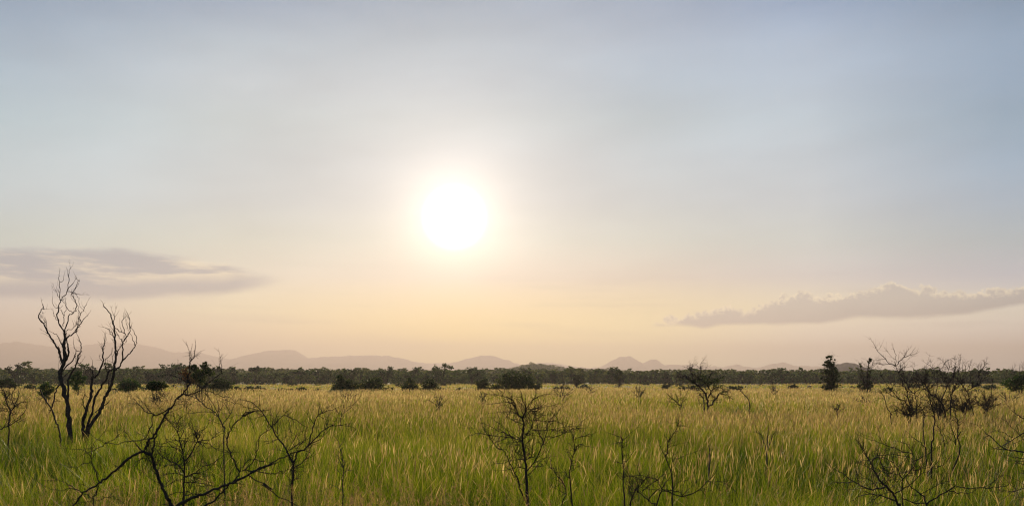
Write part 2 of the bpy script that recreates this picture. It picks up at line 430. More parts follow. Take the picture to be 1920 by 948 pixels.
# ================================================================== near thorn bush rooted just below the picture at left
bare_plant('thorn_bush', 'closest bare thorn bush, thick forked dark branches crossing the lower left in front of everything', 'bush', 5.2, [
    (9.0, 6, 'E 300,1250 265,948 230,860 185,770 150,680 110,580 85,480 60,430 10,410'),
    (6.0, 4, 'D 1020,400 960,410 880,460 780,540 700,610 600,690 540,740 440,800 370,860 300,948'),
    (5.6, 3.4, 'D 1020,390 1060,310 1110,240 1160,160 1220,60 C 404,632 440,580 490,500 560,440 600,360 590,330'),
    (4.6, 4, 'D 1085,440 1105,340 1135,240 1160,160'), (2.6, 2.2, 'C 590,330 605,200 630,130 655,60'), (2, 1.8, 'C 605,200 612,90'),
    (4.0, 1.5, 'C 490,500 540,465 620,465 720,430 750,380 820,340 880,290 925,250 915,150'),
    (2.2, 2.0, 'C 1000,495 910,485 850,455 780,430 700,390 580,340 480,295 410,270'),
    (3.6, 1.5, 'C 410,600 350,640 260,670 200,650 130,600 80,540 35,480'),
    (3.4, 1.3, 'C 260,665 240,690 D 1080,150 1040,230 960,290 880,300 780,320 640,320 560,290 515,265'),
    (2.4, 1.6, 'D 640,320 580,360 490,400'), (1.8, 1, 'D 640,320 720,270 800,210'), (1.5, 1, 'D 720,268 830,250'),
    (3.0, 2.2, 'D 570,710 540,640 500,540 485,480 490,380'), (2, 1, 'D 485,500 400,540 330,560 250,550'), (1.8, 1, 'D 490,375 410,380 310,380'),
    (1.8, .9, 'D 490,370 540,300 640,170'), (2.2, 1, 'D 400,820 340,780 250,770 200,790 110,785 0,740'), (2, .9, 'D 370,800 250,720 180,700 90,640'),
    (3, 2.6, 'D 560,740 540,820 510,870 515,948'), (2, 1.4, 'D 510,870 420,830'), (2, 1, 'D 530,890 620,870 690,855 760,880'),
    (1.6, .9, 'D 980,390 900,300 820,210'), (1.6, 1, 'D 450,760 380,720 310,640'),
    (7.4, 4.2, 'E 300,1100 330,948 450,880 560,830 660,800 760,750 860,720 960,680 1060,620 1160,570 1278,530'),
    (4.0, 2.2, 'F 0,742 110,690 200,640 300,600 400,550 460,520 540,500 590,460'),
    (5, 3, 'E 560,1040 600,948 700,890 780,800 850,740 930,660 960,600'),
    (4, 2, 'E 950,600 900,500 850,400 825,310 850,220 910,120 980,60 1060,15 1100,0 F 60,210 150,175 200,170'),
    (2.6, 1.6, 'E 980,590 1100,600 1270,620 F 300,680 400,665 465,655'), (3.2, 2.2, 'E 1050,640 1150,700 1278,780 F 220,770 330,840 430,900 510,945'),
    (2.6, 1.6, 'E 1000,590 1110,480 1140,380 1160,250 1250,190'), (2, 1.4, 'E 1110,480 1180,500 1240,460'), (2.4, 1.5, 'E 980,570 1040,490 1110,480'),
    (2.2, 1, 'E 240,860 300,810 400,800 500,820 620,840 720,860 850,890 980,870'), (1.8, 1.2, 'E 270,938 210,930 150,945'), (1.6, 1, 'E 180,750 110,700 20,640')],
    103, wsc=0.82, tw=13.0, tl=0.12, lvl=1, kids=1.0, thorn=22, depth=0.28, trunks=1, twr=0.0021, jit=1.5, wob=0.25, root_px=345)

# ================================================================== mid shrubs traced from the photograph
bare_plant('thorn_shrub', 'leafless thorn shrub with an upright stem and dense side twigs, seen through the closest bush', 'shrub', 9.5, [
    (4.6, 1.2, 'E 395,945 395,700 400,600 400,500 385,400 350,280 330,180 320,110'),
    (3, 1, 'E 400,500 440,470 480,400 530,305 520,250 490,160 470,110'), (2, .8, 'E 530,305 640,290 700,270 745,240'), (1.5, .8, 'E 530,305 560,230 620,160 650,120'),
    (1.8, .8, 'E 540,310 630,320 700,370 780,400'), (1.2, .7, 'E 535,310 620,360 680,365'), (1.5, .7, 'E 530,310 450,300 360,300 250,300 130,340'),
    (1.4, .7, 'E 385,390 420,310 470,210'), (2.4, .9, 'E 395,610 340,530 250,490 170,440 130,390'), (1.8, .8, 'E 330,530 250,540 140,575'), (1.6, .8, 'E 390,640 320,620 230,630 160,640'),
    (2, .9, 'E 400,660 470,630 600,550 700,510 800,430'), (1.8, .9, 'E 410,650 500,630 620,590 720,500'), (1.8, .9, 'E 390,680 300,700 200,760'),
    (1.6, .9, 'E 400,710 500,710 590,720 700,750'), (1.2, .7, 'E 350,280 400,190'), (1.6, 1, 'E 330,520 390,460 440,430'), (1.4, .8, 'E 395,430 360,380 280,360 120,345'), (1.4, .8, 'E 395,850 440,830 520,820')],
    104, tw=15, tl=0.22, lvl=1, thorn=14, depth=0.9, twr=0.0036)
bare_plant('thorn_shrub', 'leafless shrub forked in a wide V on a short stem, left of the middle', 'shrub', 11.5, [
    (5.0, 4.2, 'F 475,885 470,780 478,680 478,600'),
    (3.6, 1.1, 'F 470,590 430,520 390,440 350,390 300,310 250,220 210,170 150,110 90,90'), (2, .9, 'F 300,300 350,250 400,200 460,150'), (1.5, .8, 'F 400,205 500,250 580,300'),
    (1.4, .8, 'F 355,390 350,330 350,260'), (1.3, .8, 'F 240,210 180,230'), (1.3, .7, 'F 200,170 130,150 20,110'),
    (3.6, 1.1, 'F 480,590 500,540 510,510 560,490 600,450 620,370 650,280 680,210 740,180 820,150'), (2.4, .9, 'F 600,460 680,370 760,310 850,290 950,300'),
    (2, 1, 'F 610,450 700,400 780,320'), (1.5, .7, 'F 650,280 600,220'), (1.2, .6, 'F 680,205 685,120'), (1.4, .8, 'F 862,290 870,220 920,170 980,110'), (1.2, .7, 'F 680,210 740,240'),
    (1.6, .8, 'F 505,500 540,440 600,400'), (1.6, .8, 'F 490,470 475,420 520,350'), (1.8, .9, 'F 480,640 540,600 600,530 620,470'), (1.2, .7, 'F 585,440 575,370 590,300'),
    (1.2, .7, 'F 350,400 290,420 230,415'), (1.1, .7, 'F 410,500 340,490'), (1.4, .8, 'F 420,510 510,450 560,420'), (1.1, .7, 'F 820,150 860,205 880,170')],
    105, tw=11, tl=0.22, lvl=1, thorn=8, depth=0.9, twr=0.0036)
bare_plant('thorn_shrub', 'thin single-stemmed dead shoot rising out of the grass, right beside the V-forked shrub', 'shrub', 11.0, [
    (2.6, 1, 'F 885,948 880,800 885,640 880,550 850,430'), (1.2, .7, 'F 880,700 920,620'), (1.2, .7, 'F 885,820 800,780'), (1.2, .7, 'F 885,640 850,560 860,460')],
    106, tw=13, tl=0.16, lvl=1, thorn=10, depth=0.6, twr=0.003, mat=M_BARKG)
bare_plant('thorn_shrub', 'largest bare thorn shrub in the middle, upright black stem with tangled twigs all round', 'shrub', 12.5, [
    (6.4, 2.4, 'G 460,955 455,800 450,660 440,560 425,450 430,350 430,250 450,180'), (2.2, 1, 'G 450,180 435,130 415,60 412,40'),
    (2.8, .9, 'G 425,255 385,210 365,140 320,90 260,70 190,58'), (1.5, .8, 'G 365,150 300,120 180,135'), (1.5, .8, 'G 385,215 330,195 240,200'),
    (2, .9, 'G 440,190 470,160 500,110 560,70 620,55'), (1.8, .8, 'G 450,180 550,170 680,145'), (2, .8, 'G 440,250 480,200 540,190 570,170 560,120'), (1.5, .7, 'G 430,300 340,260 290,230'),
    (2.4, .9, 'G 430,440 370,410 300,380 240,350 160,310'), (1.8, .8, 'G 370,410 260,395 160,390 80,370 0,385'), (1.6, .8, 'G 430,430 350,440 270,450'),
    (3, 1, 'G 440,900 410,830 390,740 350,660 310,580 280,520 210,460 150,390 100,310'), (2, .8, 'G 440,410 490,340 500,280 540,190'), (2, .9, 'G 440,580 490,550 510,470 500,330'),
    (2.6, .9, 'G 450,680 510,610 560,520 590,440 620,360 630,280 700,210 740,150'), (1.6, .8, 'G 605,395 700,390 760,360 830,325 900,330'), (1.5, .8, 'G 500,340 620,345 720,325 830,310'),
    (1.8, .9, 'G 465,700 520,650 560,600'), (1.6, .8, 'G 440,570 380,580 220,610'), (1.6, .8, 'G 450,650 380,640 260,665'), (1.5, .8, 'G 480,260 600,270 700,260'), (1.4, .7, 'G 590,440 560,380 480,300 440,200')],
    107, tw=17, tl=0.30, lvl=1, thorn=10, depth=1.0, twr=0.0042)
bare_plant('thorn_shrub', 'small bare shrub with two thin stems just right of the largest middle shrub', 'shrub', 12.0, [
    (3.2, 1.2, 'G 820,960 810,830 800,680 825,560 840,500 830,400'), (2.6, 1, 'G 740,970 770,860 745,760 680,680 600,580'),
    (2, .8, 'G 840,510 880,460 950,470'), (1.5, .8, 'G 838,420 900,390 970,375'), (1.5, .8, 'G 770,850 680,800'), (1.4, .8, 'G 745,760 700,690'), (1.3, .7, 'G 800,680 850,640')],
    108, trunks=2, tw=12, tl=0.2, lvl=1, thorn=9, depth=0.8, twr=0.0036, mat=M_BARK)
bare_plant('thorn_shrub', 'straight dead shoot with a forked top and short spines, second upright stem right of middle', 'shrub', 10.6, [
    (3.4, 1.6, 'H 325,960 315,800 315,620 310,500 300,380 300,300'), (1.5, .8, 'H 300,300 290,265 230,240 160,215'), (1.5, .8, 'H 305,295 340,265 410,200'),
    (1.4, .8, 'H 315,505 360,485 410,410'), (1.4, .8, 'H 310,520 270,515 220,505'), (1.2, .7, 'H 316,690 270,660'), (1.2, .7, 'H 300,310 210,325')],
    109, tw=15, tl=0.12, lvl=0, thorn=18, depth=0.7, twr=0.003)
bare_plant('thorn_shrub', 'crooked bare stem bending right at its tip, standing in grass right of the forked shoot', 'shrub', 10.9, [
    (3, 1, 'H 805,960 800,750 790,620 750,500 740,440 755,350 765,290 830,200 860,120 860,60'), (1.6, .8, 'H 735,450 700,390 670,340 660,290'), (1.8, 1, 'H 795,600 800,480 810,430'),
    (1.1, .7, 'H 750,355 820,340 900,325'), (1.5, .7, 'H 810,505 830,480 900,455 990,420 1080,390'), (1.5, .8, 'H 800,790 860,710 960,680'), (1, .6, 'H 858,150 940,152')],
    110, tw=12, tl=0.13, lvl=0, thorn=14, depth=0.7, twr=0.003)
bare_plant('thorn_shrub', 'low sprawling bare shrub with long curved branches at the bottom edge right of middle', 'shrub', 9.9, [
    (3.6, 1.4, 'H 385,1010 385,940 400,850 460,760 530,680'), (3, 1, 'H 620,1010 600,920 500,840 430,780 340,690'), (1.6, .9, 'H 400,840 360,760 330,690'),
    (3.2, 1, 'H 640,960 690,800 800,820 900,845 1010,825 1100,760 1160,690 1210,640'), (2.2, 1, 'H 700,780 660,700 630,670 540,650 450,640'), (2, .9, 'H 500,800 560,750 640,700 700,640 770,620'),
    (1.8, .9, 'H 520,690 420,650 360,655'), (1.4, .8, 'H 700,790 600,780 540,760'), (1.4, .8, 'H 1160,700 1250,705 1330,700'), (1.4, .8, 'H 900,845 990,760'), (2.2, 1.2, 'H 560,900 640,790 720,780 800,790')],
    111, trunks=2, tw=13, tl=0.2, lvl=1, thorn=14, depth=0.8, twr=0.0034)
bare_plant('thorn_shrub', 'low spreading bare shrub at the bottom right with long arching branches', 'shrub', 9.0, [
    (6, 1.4, 'K 760,1060 750,948 720,870 690,800 620,740 560,680 490,580 440,460 380,380 320,260'), (3.6, 1, 'K 600,735 510,750 430,760 330,720 240,660 120,590 0,515'),
    (1.8, .9, 'K 240,675 120,680 0,680'), (3.2, 1.1, 'K 730,895 640,860 550,830 420,805 290,840'), (2, 1, 'K 540,830 460,880 380,940'), (1.6, .9, 'K 550,825 480,700 430,650 330,620'),
    (2.8, 1, 'K 790,990 795,860 790,670 760,590 710,490 640,430 530,400 420,430'), (2.4, 1, 'K 705,810 790,760 900,690 1000,590 1110,540 1200,440'), (2, .9, 'K 780,660 900,540 960,430 1050,370 1150,320'),
    (2, .9, 'K 920,480 900,360 740,310 620,270 530,230 410,195'), (3.8, 1.6, 'K 1080,1010 1060,930 1030,840 940,760 860,690'), (3, 1.2, 'K 1070,920 1180,850 1290,790 1390,720 1560,750 L 470,775 600,760 660,745'),
    (1.8, .9, 'K 1320,780 1460,800 1560,800 L 350,790'), (2.4, 1.6, 'K 800,865 900,905 1050,920'), (1.8, .9, 'K 1000,810 1100,760 1230,690 1340,660'), (1.6, 1, 'K 530,400 560,500 610,590'),
    (1.6, .8, 'K 1110,520 1170,515 1260,480 1340,380'), (1.5, .8, 'K 910,370 840,260 780,230'), (1.6, .8, 'K 940,550 1100,510'), (1.4, .8, 'K 770,600 640,580 560,560 430,500'),
    (1.5, .8, 'K 440,440 520,380 700,370 880,400 920,450')],
    112, tw=13, tl=0.24, lvl=1, thorn=12, depth=1.0, twr=0.0034, root_px=1686)
bare_plant('thorn_shrub', 'bare shrub at the right edge whose twigs reach in over the grass', 'shrub', 9.6, [
    (5, 3, 'P 1962,960 L 1000,760 960,560 930,430'), (3.4, 1.4, 'L 930,440 807,430 720,425 630,415 520,320 430,240'), (2.6, 1.2, 'L 960,200 807,260 720,310 600,380'),
    (2, 1, 'L 930,520 807,505 740,490 650,470'), (2, 1, 'L 960,160 807,120 740,90 690,40'), (1.4, .8, 'L 700,300 600,250 530,230'), (1.6, .8, 'L 640,415 550,410 490,385'),
    (2, .9, 'L 920,560 807,560 720,520'), (2, .9, 'L 900,330 807,330 760,240'), (2, .9, 'L 990,800 790,785 700,810 600,795')],
    113, tw=14, tl=0.24, lvl=1, thorn=10, depth=0.9, twr=0.0036, root_px=1966)
bare_plant('thorn_shrub', 'slender bare shrub of several upright stems in front of the dark thicket at right', 'shrub', 18.5, [
    (3.6, 1.2, 'K 1120,320 1140,200 1150,0 J 740,800 700,700 680,560 650,470'), (2.6, 1, 'K 1035,180 1025,0 J 640,880 600,800 540,730'), (2.8, 1, 'K 1430,370 1415,170 1420,0 J 1030,860 1040,740'),
    (2.2, 1, 'K 1390,260 1385,180 1340,60'), (1.8, .9, 'K 1270,280 1250,180 1220,120 1180,0'), (1.8, .9, 'K 1060,310 1000,240 920,180')],
    114, trunks=3, tw=10, tl=0.35, lvl=1, depth=0.8, twr=0.005)
# the thicket at the right, five bushes side by side
thg = 'bare bushes of the dark thicket at right'
bare_plant('thicket_bush', 'leftmost bush of the dark thicket, one tall bare stem forking in three above the treeline', 'bush', 36.0, [
    (4, 1.5, 'J 490,860 480,800 430,670 400,560 360,480 320,370 270,250'), (1.6, .9, 'J 270,250 270,180 265,110 255,50'), (2.1, .9, 'J 270,245 180,200 120,130 60,80 35,35'),
    (2.0, .9, 'J 275,240 340,160 380,110 410,60'), (2.6, .9, 'J 470,790 360,690 250,600 190,520 130,420 80,350'), (1.4, .8, 'J 320,310 340,270 400,262'), (1.4, .8, 'J 320,320 330,210'),
    (1.6, .8, 'J 360,690 250,630 100,540 60,470'), (1.6, .8, 'J 370,500 300,500 220,480'), (1.6, .8, 'J 360,480 340,400 280,330')],
    121, group=thg, tw=5, tl=0.55, lvl=1, depth=1.0, twr=0.008, kids=3, wob=0.2, wsc=0.72)
bare_plant('thicket_bush', 'second bush of the dark thicket from the left, low fork with bare curved limbs', 'bush', 35.0, [
    (3.2, 1.6, 'J 545,860 535,720 520,620 500,590 430,520 380,430 330,340'), (2.4, 1, 'J 510,590 570,520 500,410 490,300'), (1.8, .9, 'J 535,630 590,550 640,530'), (1.5, .8, 'J 570,515 620,450 660,350')],
    122, group=thg, tw=8, tl=0.55, lvl=2, depth=1.0, twr=0.008, kids=2.6, wob=0.2, wsc=0.72)
bare_plant('thicket_bush', 'widest and densest bush in the middle of the dark thicket', 'bush', 36.5, [
    (5, 2, 'J 890,860 860,740 800,660 720,600 670,530 620,450 560,390'), (3.2, 1.2, 'J 835,690 900,560 920,490 980,400 1000,320'), (3, 1.2, 'J 815,850 820,740 800,660'),
    (2, .9, 'J 770,630 800,450 795,330 870,240 950,160'), (1.6, .8, 'J 795,330 720,260 660,210'), (1.8, .8, 'J 920,490 1010,330 1020,190'), (1.6, .8, 'J 920,490 860,400 830,300'),
    (2, .9, 'J 700,580 640,420 640,300'), (1.6, .8, 'J 680,540 760,450 760,330')],
    123, group=thg, tw=9, tl=0.38, lvl=2, depth=1.2, twr=0.009, kids=3, tup=0.1, wob=0.2, wsc=0.72)
bare_plant('thicket_bush', 'upright twiggy bush with long thin shoots against the sky, right of the densest thicket bush', 'bush', 37.5, [
    (4, 1.6, 'J 965,850 970,780 970,640 1000,560 1050,450 1060,330'), (1.6, .8, 'J 1060,330 1075,230 1090,150'), (2.2, 1, 'J 970,640 930,500 900,400 940,290 955,230'), (2, 1, 'J 1000,560 1090,470 1150,330 1160,220'),
    (1.6, .8, 'J 1080,480 1100,330 1120,250'), (2, .9, 'J 985,600 1000,450 1015,300 1020,190'), (1.6, .8, 'J 1050,450 1140,400 1200,290 1215,220')],
    124, group=thg, tw=6, tl=0.30, lvl=2, depth=1.1, twr=0.008, kids=3, tup=0.25, wob=0.2, wsc=0.72)
bare_plant('thicket_bush', 'rightmost bush of the dark thicket on a kinked stem, spreading low to the right', 'bush', 35.5, [
    (3.6, 1.8, 'J 1250,860 1240,790 1210,670 1180,560 1100,480 1050,420'), (2.4, 1, 'J 1180,555 1250,510 1340,460 1400,400 1480,350'), (2, 1, 'J 1385,840 1390,820 1440,760 1480,650 1500,500 1490,400'),
    (1.6, .8, 'J 1340,460 1320,330 1310,250'), (1.6, .8, 'J 1320,400 1350,300 1420,220'), (1.6, .8, 'J 1250,510 1210,400 1225,300'), (1.8, .9, 'J 1440,760 1320,740 1260,760')],
    125, group=thg, tw=10, tl=0.38, lvl=2, depth=1.1, twr=0.008, kids=3, tup=0.1, wob=0.2, wsc=0.72)
bare_plant('thorn_shrub', 'small leaning dead stem at the left foot of the dark thicket', 'shrub', 32.0, [
    (2.6, 1, 'J 215,880 200,850 150,730 120,640 80,590'), (1.6, .8, 'J 290,880 270,830 230,760'), (1.4, .8, 'J 440,880 400,800')],
    126, tw=3, tl=0.3, lvl=1, depth=0.8, twr=0.007)
# acacia-like twisted tree at 1320
tr, loc = bare_plant('thorn_tree', 'dark flat-topped thorn tree with twisted trunks standing alone in the meadow right of middle', 'tree', 50.0, [
    (4.2, 1.8, 'I 840,850 825,720 800,600 770,530 720,470 650,400 590,350 500,300 440,240 380,230'), (2.6, 1.3, 'I 825,640 860,570 880,520 840,450 790,360 740,320 640,260'),
    (3.2, 1.5, 'I 845,800 920,690 970,630 1020,560 1070,545 1160,560'), (2.2, 1.4, 'I 765,850 750,700 740,620 680,560 740,540'), (2.2, 1, 'I 878,505 940,450 1050,440 1130,480'),
    (1.6, .9, 'I 600,350 560,300 540,200 520,130'), (1.3, .6, 'I 640,300 700,170 690,60 720,-20'), (1.3, .6, 'I 560,250 540,120 570,40'), (2, 1, 'I 840,450 900,340 1000,290 1080,260'),
    (1.8, .9, 'I 790,360 860,250 880,190'), (1.6, .9, 'I 500,300 420,260 350,260'), (1.5, .8, 'I 690,430 560,450 480,430'), (1.4, .8, 'I 870,540 940,610'), (1.8, .9, 'I 1020,560 1000,630 960,640'),
    (1.6, .8, 'I 1070,545 1110,500 1150,500'), (1.4, .8, 'I 760,840 720,760 700,720')],
    131, tw=10, tl=0.6, lvl=2, depth=1.3, twr=0.009, kids=3.2, tup=0.1, trunks=1)
lob = []
for (u, v, r) in [(560, 320, 60), (1060, 270, 50), (700, 250, 70), (900, 340, 90), (780, 300, 80), (1000, 450, 60), (1100, 510, 40), (560, 360, 30), (960, 300, 50), (800, 450, 40)]:
    p = at(1240+u*.1055, 680+v*.1055, 50+rng.uniform(-.8, .8))-loc; rr_ = r*.1055/F*50; lob.append((*p, rr_*1.3, rr_*1.3, rr_*0.7))
V, Q, t = leaf_cloud(lob, 800, 0.04, 5, clump=0.35, per=12); mesh_np('foliage', V, Q, M_LEAFD, t, parent=tr)
bare_plant('thorn_shrub', 'single thin arching stem curving left to the ground, right of the flat-topped thorn tree', 'shrub', 41.0, [
    (2.2, .8, 'I 1575,780 1540,640 1460,540 1390,480 1300,450 1200,440')], 132, tw=1.2, tl=0.3, lvl=0, depth=0.5, twr=0.006)
bare_plant('thorn_shrub', 'fan-shaped bare twiggy bush left of the flat-topped thorn tree', 'shrub', 44.0, [
    (2, 1, 'I 345,860 340,780 280,700 200,630 160,600'), (1.6, .8, 'I 345,800 370,700 400,610'), (1.6, .8, 'I 320,760 290,640 270,590'), (1.4, .8, 'I 345,780 340,680 350,600'), (1.3, .8, 'I 380,690 430,650 450,600')],
    133, tw=6, tl=0.5, lvl=1, depth=1.0, twr=0.008, kids=3)
# left edge shrub
bare_plant('thorn_shrub', 'bare twiggy bush at the far left edge with a dense dark top', 'shrub', 25.0, [
    (3, 1.4, 'N 100,760 105,640 115,540 85,470 60,370 40,300'), (2, .9, 'N 115,540 160,480 200,400 220,330'), (1.6, .8, 'N 120,530 190,470 250,430 290,400'), (1.6, .8, 'N 110,545 60,530 0,520'),
    (2.4, 1, 'N 0,740 80,700 170,655 240,590 290,510'), (1.6, .8, 'N 70,400 110,320 100,250'), (1.6, .8, 'N 60,380 20,330 10,260'), (1.4, .8, 'N 160,480 130,400 140,330')],
    134, tw=12, tl=0.42, lvl=2, depth=1.1, twr=0.0065, kids=3)
bare_plant('thorn_shrub', 'pale wiry bare shrub behind the tips of the closest bush', 'shrub', 13.0, [
    (2.6, 1.2, 'C 950,900 940,800 900,700 865,650 780,590 700,530 620,480'), (1.4, .8, 'C 870,645 760,640 600,655'), (1.6, .8, 'C 930,790 960,720 1020,650 1050,570 1080,530'),
    (1.3, .8, 'C 1050,560 970,530'), (1.3, .8, 'C 1000,660 970,560 960,520'), (1.3, .8, 'C 900,700 840,560 740,440'), (1.2, .7, 'C 925,760 850,740')],
    135, tw=7, tl=0.25, lvl=1, depth=0.9, twr=0.004, mat=M_BARKG)

# small bare twig clumps dotted in the meadow
def twig_bush(label, px, base, top, halfw, seed, mat=None, dens=1.0, name='twig_bush', group=None):
    gh = 0.85
    Y = (EYE-gh)*F/(base-HY) if base > 738 else (EYE-0.35)*F/max(base-HY, 8)
    rr = np.random.default_rng(seed); st = []
    n = max(2, int(6*dens))
    for i in range(n):
        a = (i+0.5)/n*2-1; a += rr.uniform(-.15, .15)
        tx = px+a*halfw; ty = top+abs(a)**1.6*(base-top)*0.45+rr.uniform(0, .18)*(base-top)
        mx_ = px+a*halfw*0.35; my = base+(ty-base)*0.45
        st.append((max(1.3, 90/Y), 0.7, f'P {px+a*1.5:.1f},{base+2:.1f} {mx_:.1f},{my:.1f} {tx:.1f},{ty:.1f}'))
    return bare_plant(name, label, 'bush', Y, st, seed, root_px=px, group=group, mat=mat or M_BARKG, tw=6*dens/max(Y/40, .9), tl=(base-top)/F*Y*0.35,
               lvl=1, depth=1.0, trunks=n, twr=0.0002*Y, kids=3, tup=0.3)
for a in [('low dark tangle of twigs at the foot of the thicket, under its leftmost tall stem', 1705, 786, 742, 34, 231, M_BARK, 1.7),
          ('low dark tangle of twigs under the widest thicket bush', 1762, 782, 734, 36, 232, M_BARK, 1.9),
          ('low dark tangle of twigs between the two right bushes of the thicket', 1808, 776, 732, 34, 233, M_BARK, 1.9),
          ('low dark tangle of twigs at the right end of the thicket', 1850, 772, 732, 34, 234, M_BARK, 1.7),
          ('brown bare twig bush low in the tall grass right of the largest middle shrub', 1055, 748, 722, 24, 201),
          ('grey bare twig bush just left of the middle where the tall grass begins', 822, 765, 737, 20, 202),
          ('dry shoots poking from the grass above the V-forked shrub', 655, 752, 733, 22, 203),
          ('thin bare bush with upright twigs in grass left of the flat-topped tree', 1198, 748, 722, 14, 204),
          ('small grey twig bush in straw-coloured grass between the middle and the flat-topped tree', 1107, 739, 724, 10, 205),
          ('sparse bare stem bush left of the column-shaped tree', 1450, 742, 720, 9, 206),
          ('broken dark bare shoots in the grass below the arching stem', 1438, 846, 785, 22, 207, None, 0.5),
          ('dark thin shoots between the flat-topped tree and the thicket', 1570, 775, 755, 14, 208),
          ('dry brown twig bush under the twin-stemmed tree', 1622, 758, 738, 22, 209),
          ('low brown thicket patch right of the dark thicket', 1890, 756, 730, 34, 210),
          ('faint bare bush in grass right of the left dead trees', 348, 765, 738, 30, 211),
          ('bare twig bush in grass under the dark bush row left of middle', 905, 757, 735, 12, 212),
          ('short dead shoot between crooked bare stem and the thicket', 1330, 870, 822, 4, 213, None, 0.2)]:
    twig_bush(*a)

# ================================================================== leafy trees and bushes of the middle distance
def leafy_plant(name, label, cat, Y, lobes, seed, root_px, n, size, mat, stems=None, twr=0.012, twigs=0, tl=0.5, clump=0.33, group=None, sq=0.8, foliage='crown'):
    """lobes (px, py, r px)"""
    rr = np.random.default_rng(seed)
    rx = (root_px-CX)/F*Y; loc = np.array([rx, Y, float(terr(rx, Y))])
    root = tag(empty(name, loc), label, cat, group)
    m = Y/F; L = []
    for (px, py, r) in lobes:
        p = at(px, py, Y+rr.uniform(-.6, .6)*r*m)-loc
        L.append((*p, r*m*1.05, r*m*1.1, r*m*sq))
    V, Q, t = leaf_cloud(L, n, size, seed, clump)
    V[:, 2] = np.maximum(V[:, 2], 0.02)
    mesh_np(foliage, V, Q, mat, t, parent=root)
    mb = MB(); tb = MB()
    base = np.zeros(3)
    for (px, py, w) in (stems or [(l[0], l[1], 1.2) for l in lobes[:6]]):
        tip = at(px, py, Y+rr.uniform(-.4, .4)*4*m)-loc
        mid = base*0.5+tip*0.5+np.array([-(tip[0])*0.18, rr.uniform(-.1, .1), 0.05])
        pts = smooth_line([base+rr.normal(size=3)*[.05, .05, 0]-[0, 0, .1], mid, tip], 4)
        mb.tube(pts, np.linspace(w*m*0.7, w*m*0.25, len(pts)), 6)
        for _ in range(twigs):
            u = rr.uniform(0.15, 1); i = int(u*(len(pts)-1)); e = rr.normal(size=3)*[1, 1, .5]+[0, 0, .5]
            twig(tb, pts[i], e, tl*rr.uniform(.5, 1.3), twr, rr, 1, 0.3, 0, 2.4, .3)
    mb.build('trunk', M_BARK, root)
    if tb.v: tb.build('twigs', M_BARKG, root)
    return root
def cr(c, L): x0, y0, k = CROPS[c]; return [(x0+a*k, y0+b*k, r*k) for a, b, r in L]

leafy_plant('column_tree', 'dark column-shaped leafy tree with bare side twigs, standing alone before the blue hill', 'tree', 98, cr('M', [
    (520, 195, 45), (490, 270, 45), (610, 260, 28), (530, 330, 62), (430, 310, 24), (600, 345, 50), (560, 430, 75), (480, 440, 45), (640, 480, 34), (530, 540, 70), (610, 570, 60), (560, 650, 62), (470, 590, 42),
    (500, 730, 70), (640, 710, 34), (430, 715, 34), (545, 690, 60), (610, 230, 16), (555, 160, 22), (700, 600, 26), (400, 560, 26), (690, 520, 24), (390, 470, 20), (720, 690, 20), (370, 730, 22), (350, 640, 20), (650, 420, 26), (370, 400, 18)]), 301, 1555, 4300, 0.085, M_LEAFD,
    stems=[(1557, 668, 3), (1551, 680, 1.6), (1565, 680, 1.6), (1545, 683, 1.3), (1570, 700, 1.2), (1545, 722, 1.2), (1570, 724, 1.2), (1560, 690, 2)], twigs=44, tl=0.95, clump=0.22, sq=0.9)
leafy_plant('twin_stemmed_tree', 'thin tree with two upright sparsely leaved stems, just right of the blue hill top', 'tree', 98, cr('M', [
    (1065, 285, 18), (1075, 340, 22), (1090, 420, 24), (1100, 520, 26), (1110, 640, 30), (1120, 740, 34), (1205, 195, 18), (1250, 215, 20), (1320, 230, 13), (1230, 270, 34), (1240, 340, 30), (1230, 420, 28), (1215, 520, 30),
    (1210, 620, 34), (1205, 730, 40), (1280, 700, 26), (1050, 690, 24)]), 302, 1624, 1500, 0.075, M_LEAFD,
    stems=[(1612, 680, 1.9), (1613, 700, 1.4), (1630, 670, 2.2), (1638, 675, 1.2), (1628, 700, 1.8), (1634, 722, 1.1), (1608, 722, 1.1)], twigs=46, tl=0.85, clump=0.34, sq=1.0)
leafy_plant('leafy_bush', 'bright green bush crowned with bare twigs at the right edge before the treeline', 'bush', 92, [(1893, 716, 12), (1908, 714, 14), (1925, 712, 16), (1945, 715, 18), (1900, 722, 10), (1915, 722, 12)], 303, 1912, 2600, 0.09, M_LEAF,
    stems=[(1888, 702, 1.2), (1900, 692, 1.3), (1912, 685, 1.3), (1925, 680, 1.3), (1940, 690, 1.2)], twigs=26, tl=1.1)
leafy_plant('leafy_tree', 'leafy tree with two pointed green tops right behind the closest bush tips', 'tree', 70, [(363, 690, 7), (384, 686, 7), (372, 700, 10), (388, 700, 9), (383, 680, 4), (364, 684, 4), (378, 712, 11), (366, 710, 8), (388, 694, 6)], 304, 374, 2600, 0.06, M_LEAFD,
    stems=[(364, 685, 1.2), (384, 682, 1.2), (375, 705, 1.4), (355, 700, 1)], twigs=10, tl=0.5)
leafy_plant('dry_leafed_bush', 'rusty orange leaved bush just left of the two-topped green tree', 'bush', 69, [(350, 697, 7), (345, 706, 8), (352, 714, 9), (341, 698, 3), (356, 690, 4)], 305, 350, 900, 0.05, M_LEAFO,
    stems=[(350, 694, 1.1), (344, 704, 1), (354, 700, 1)], twigs=16, tl=0.6)
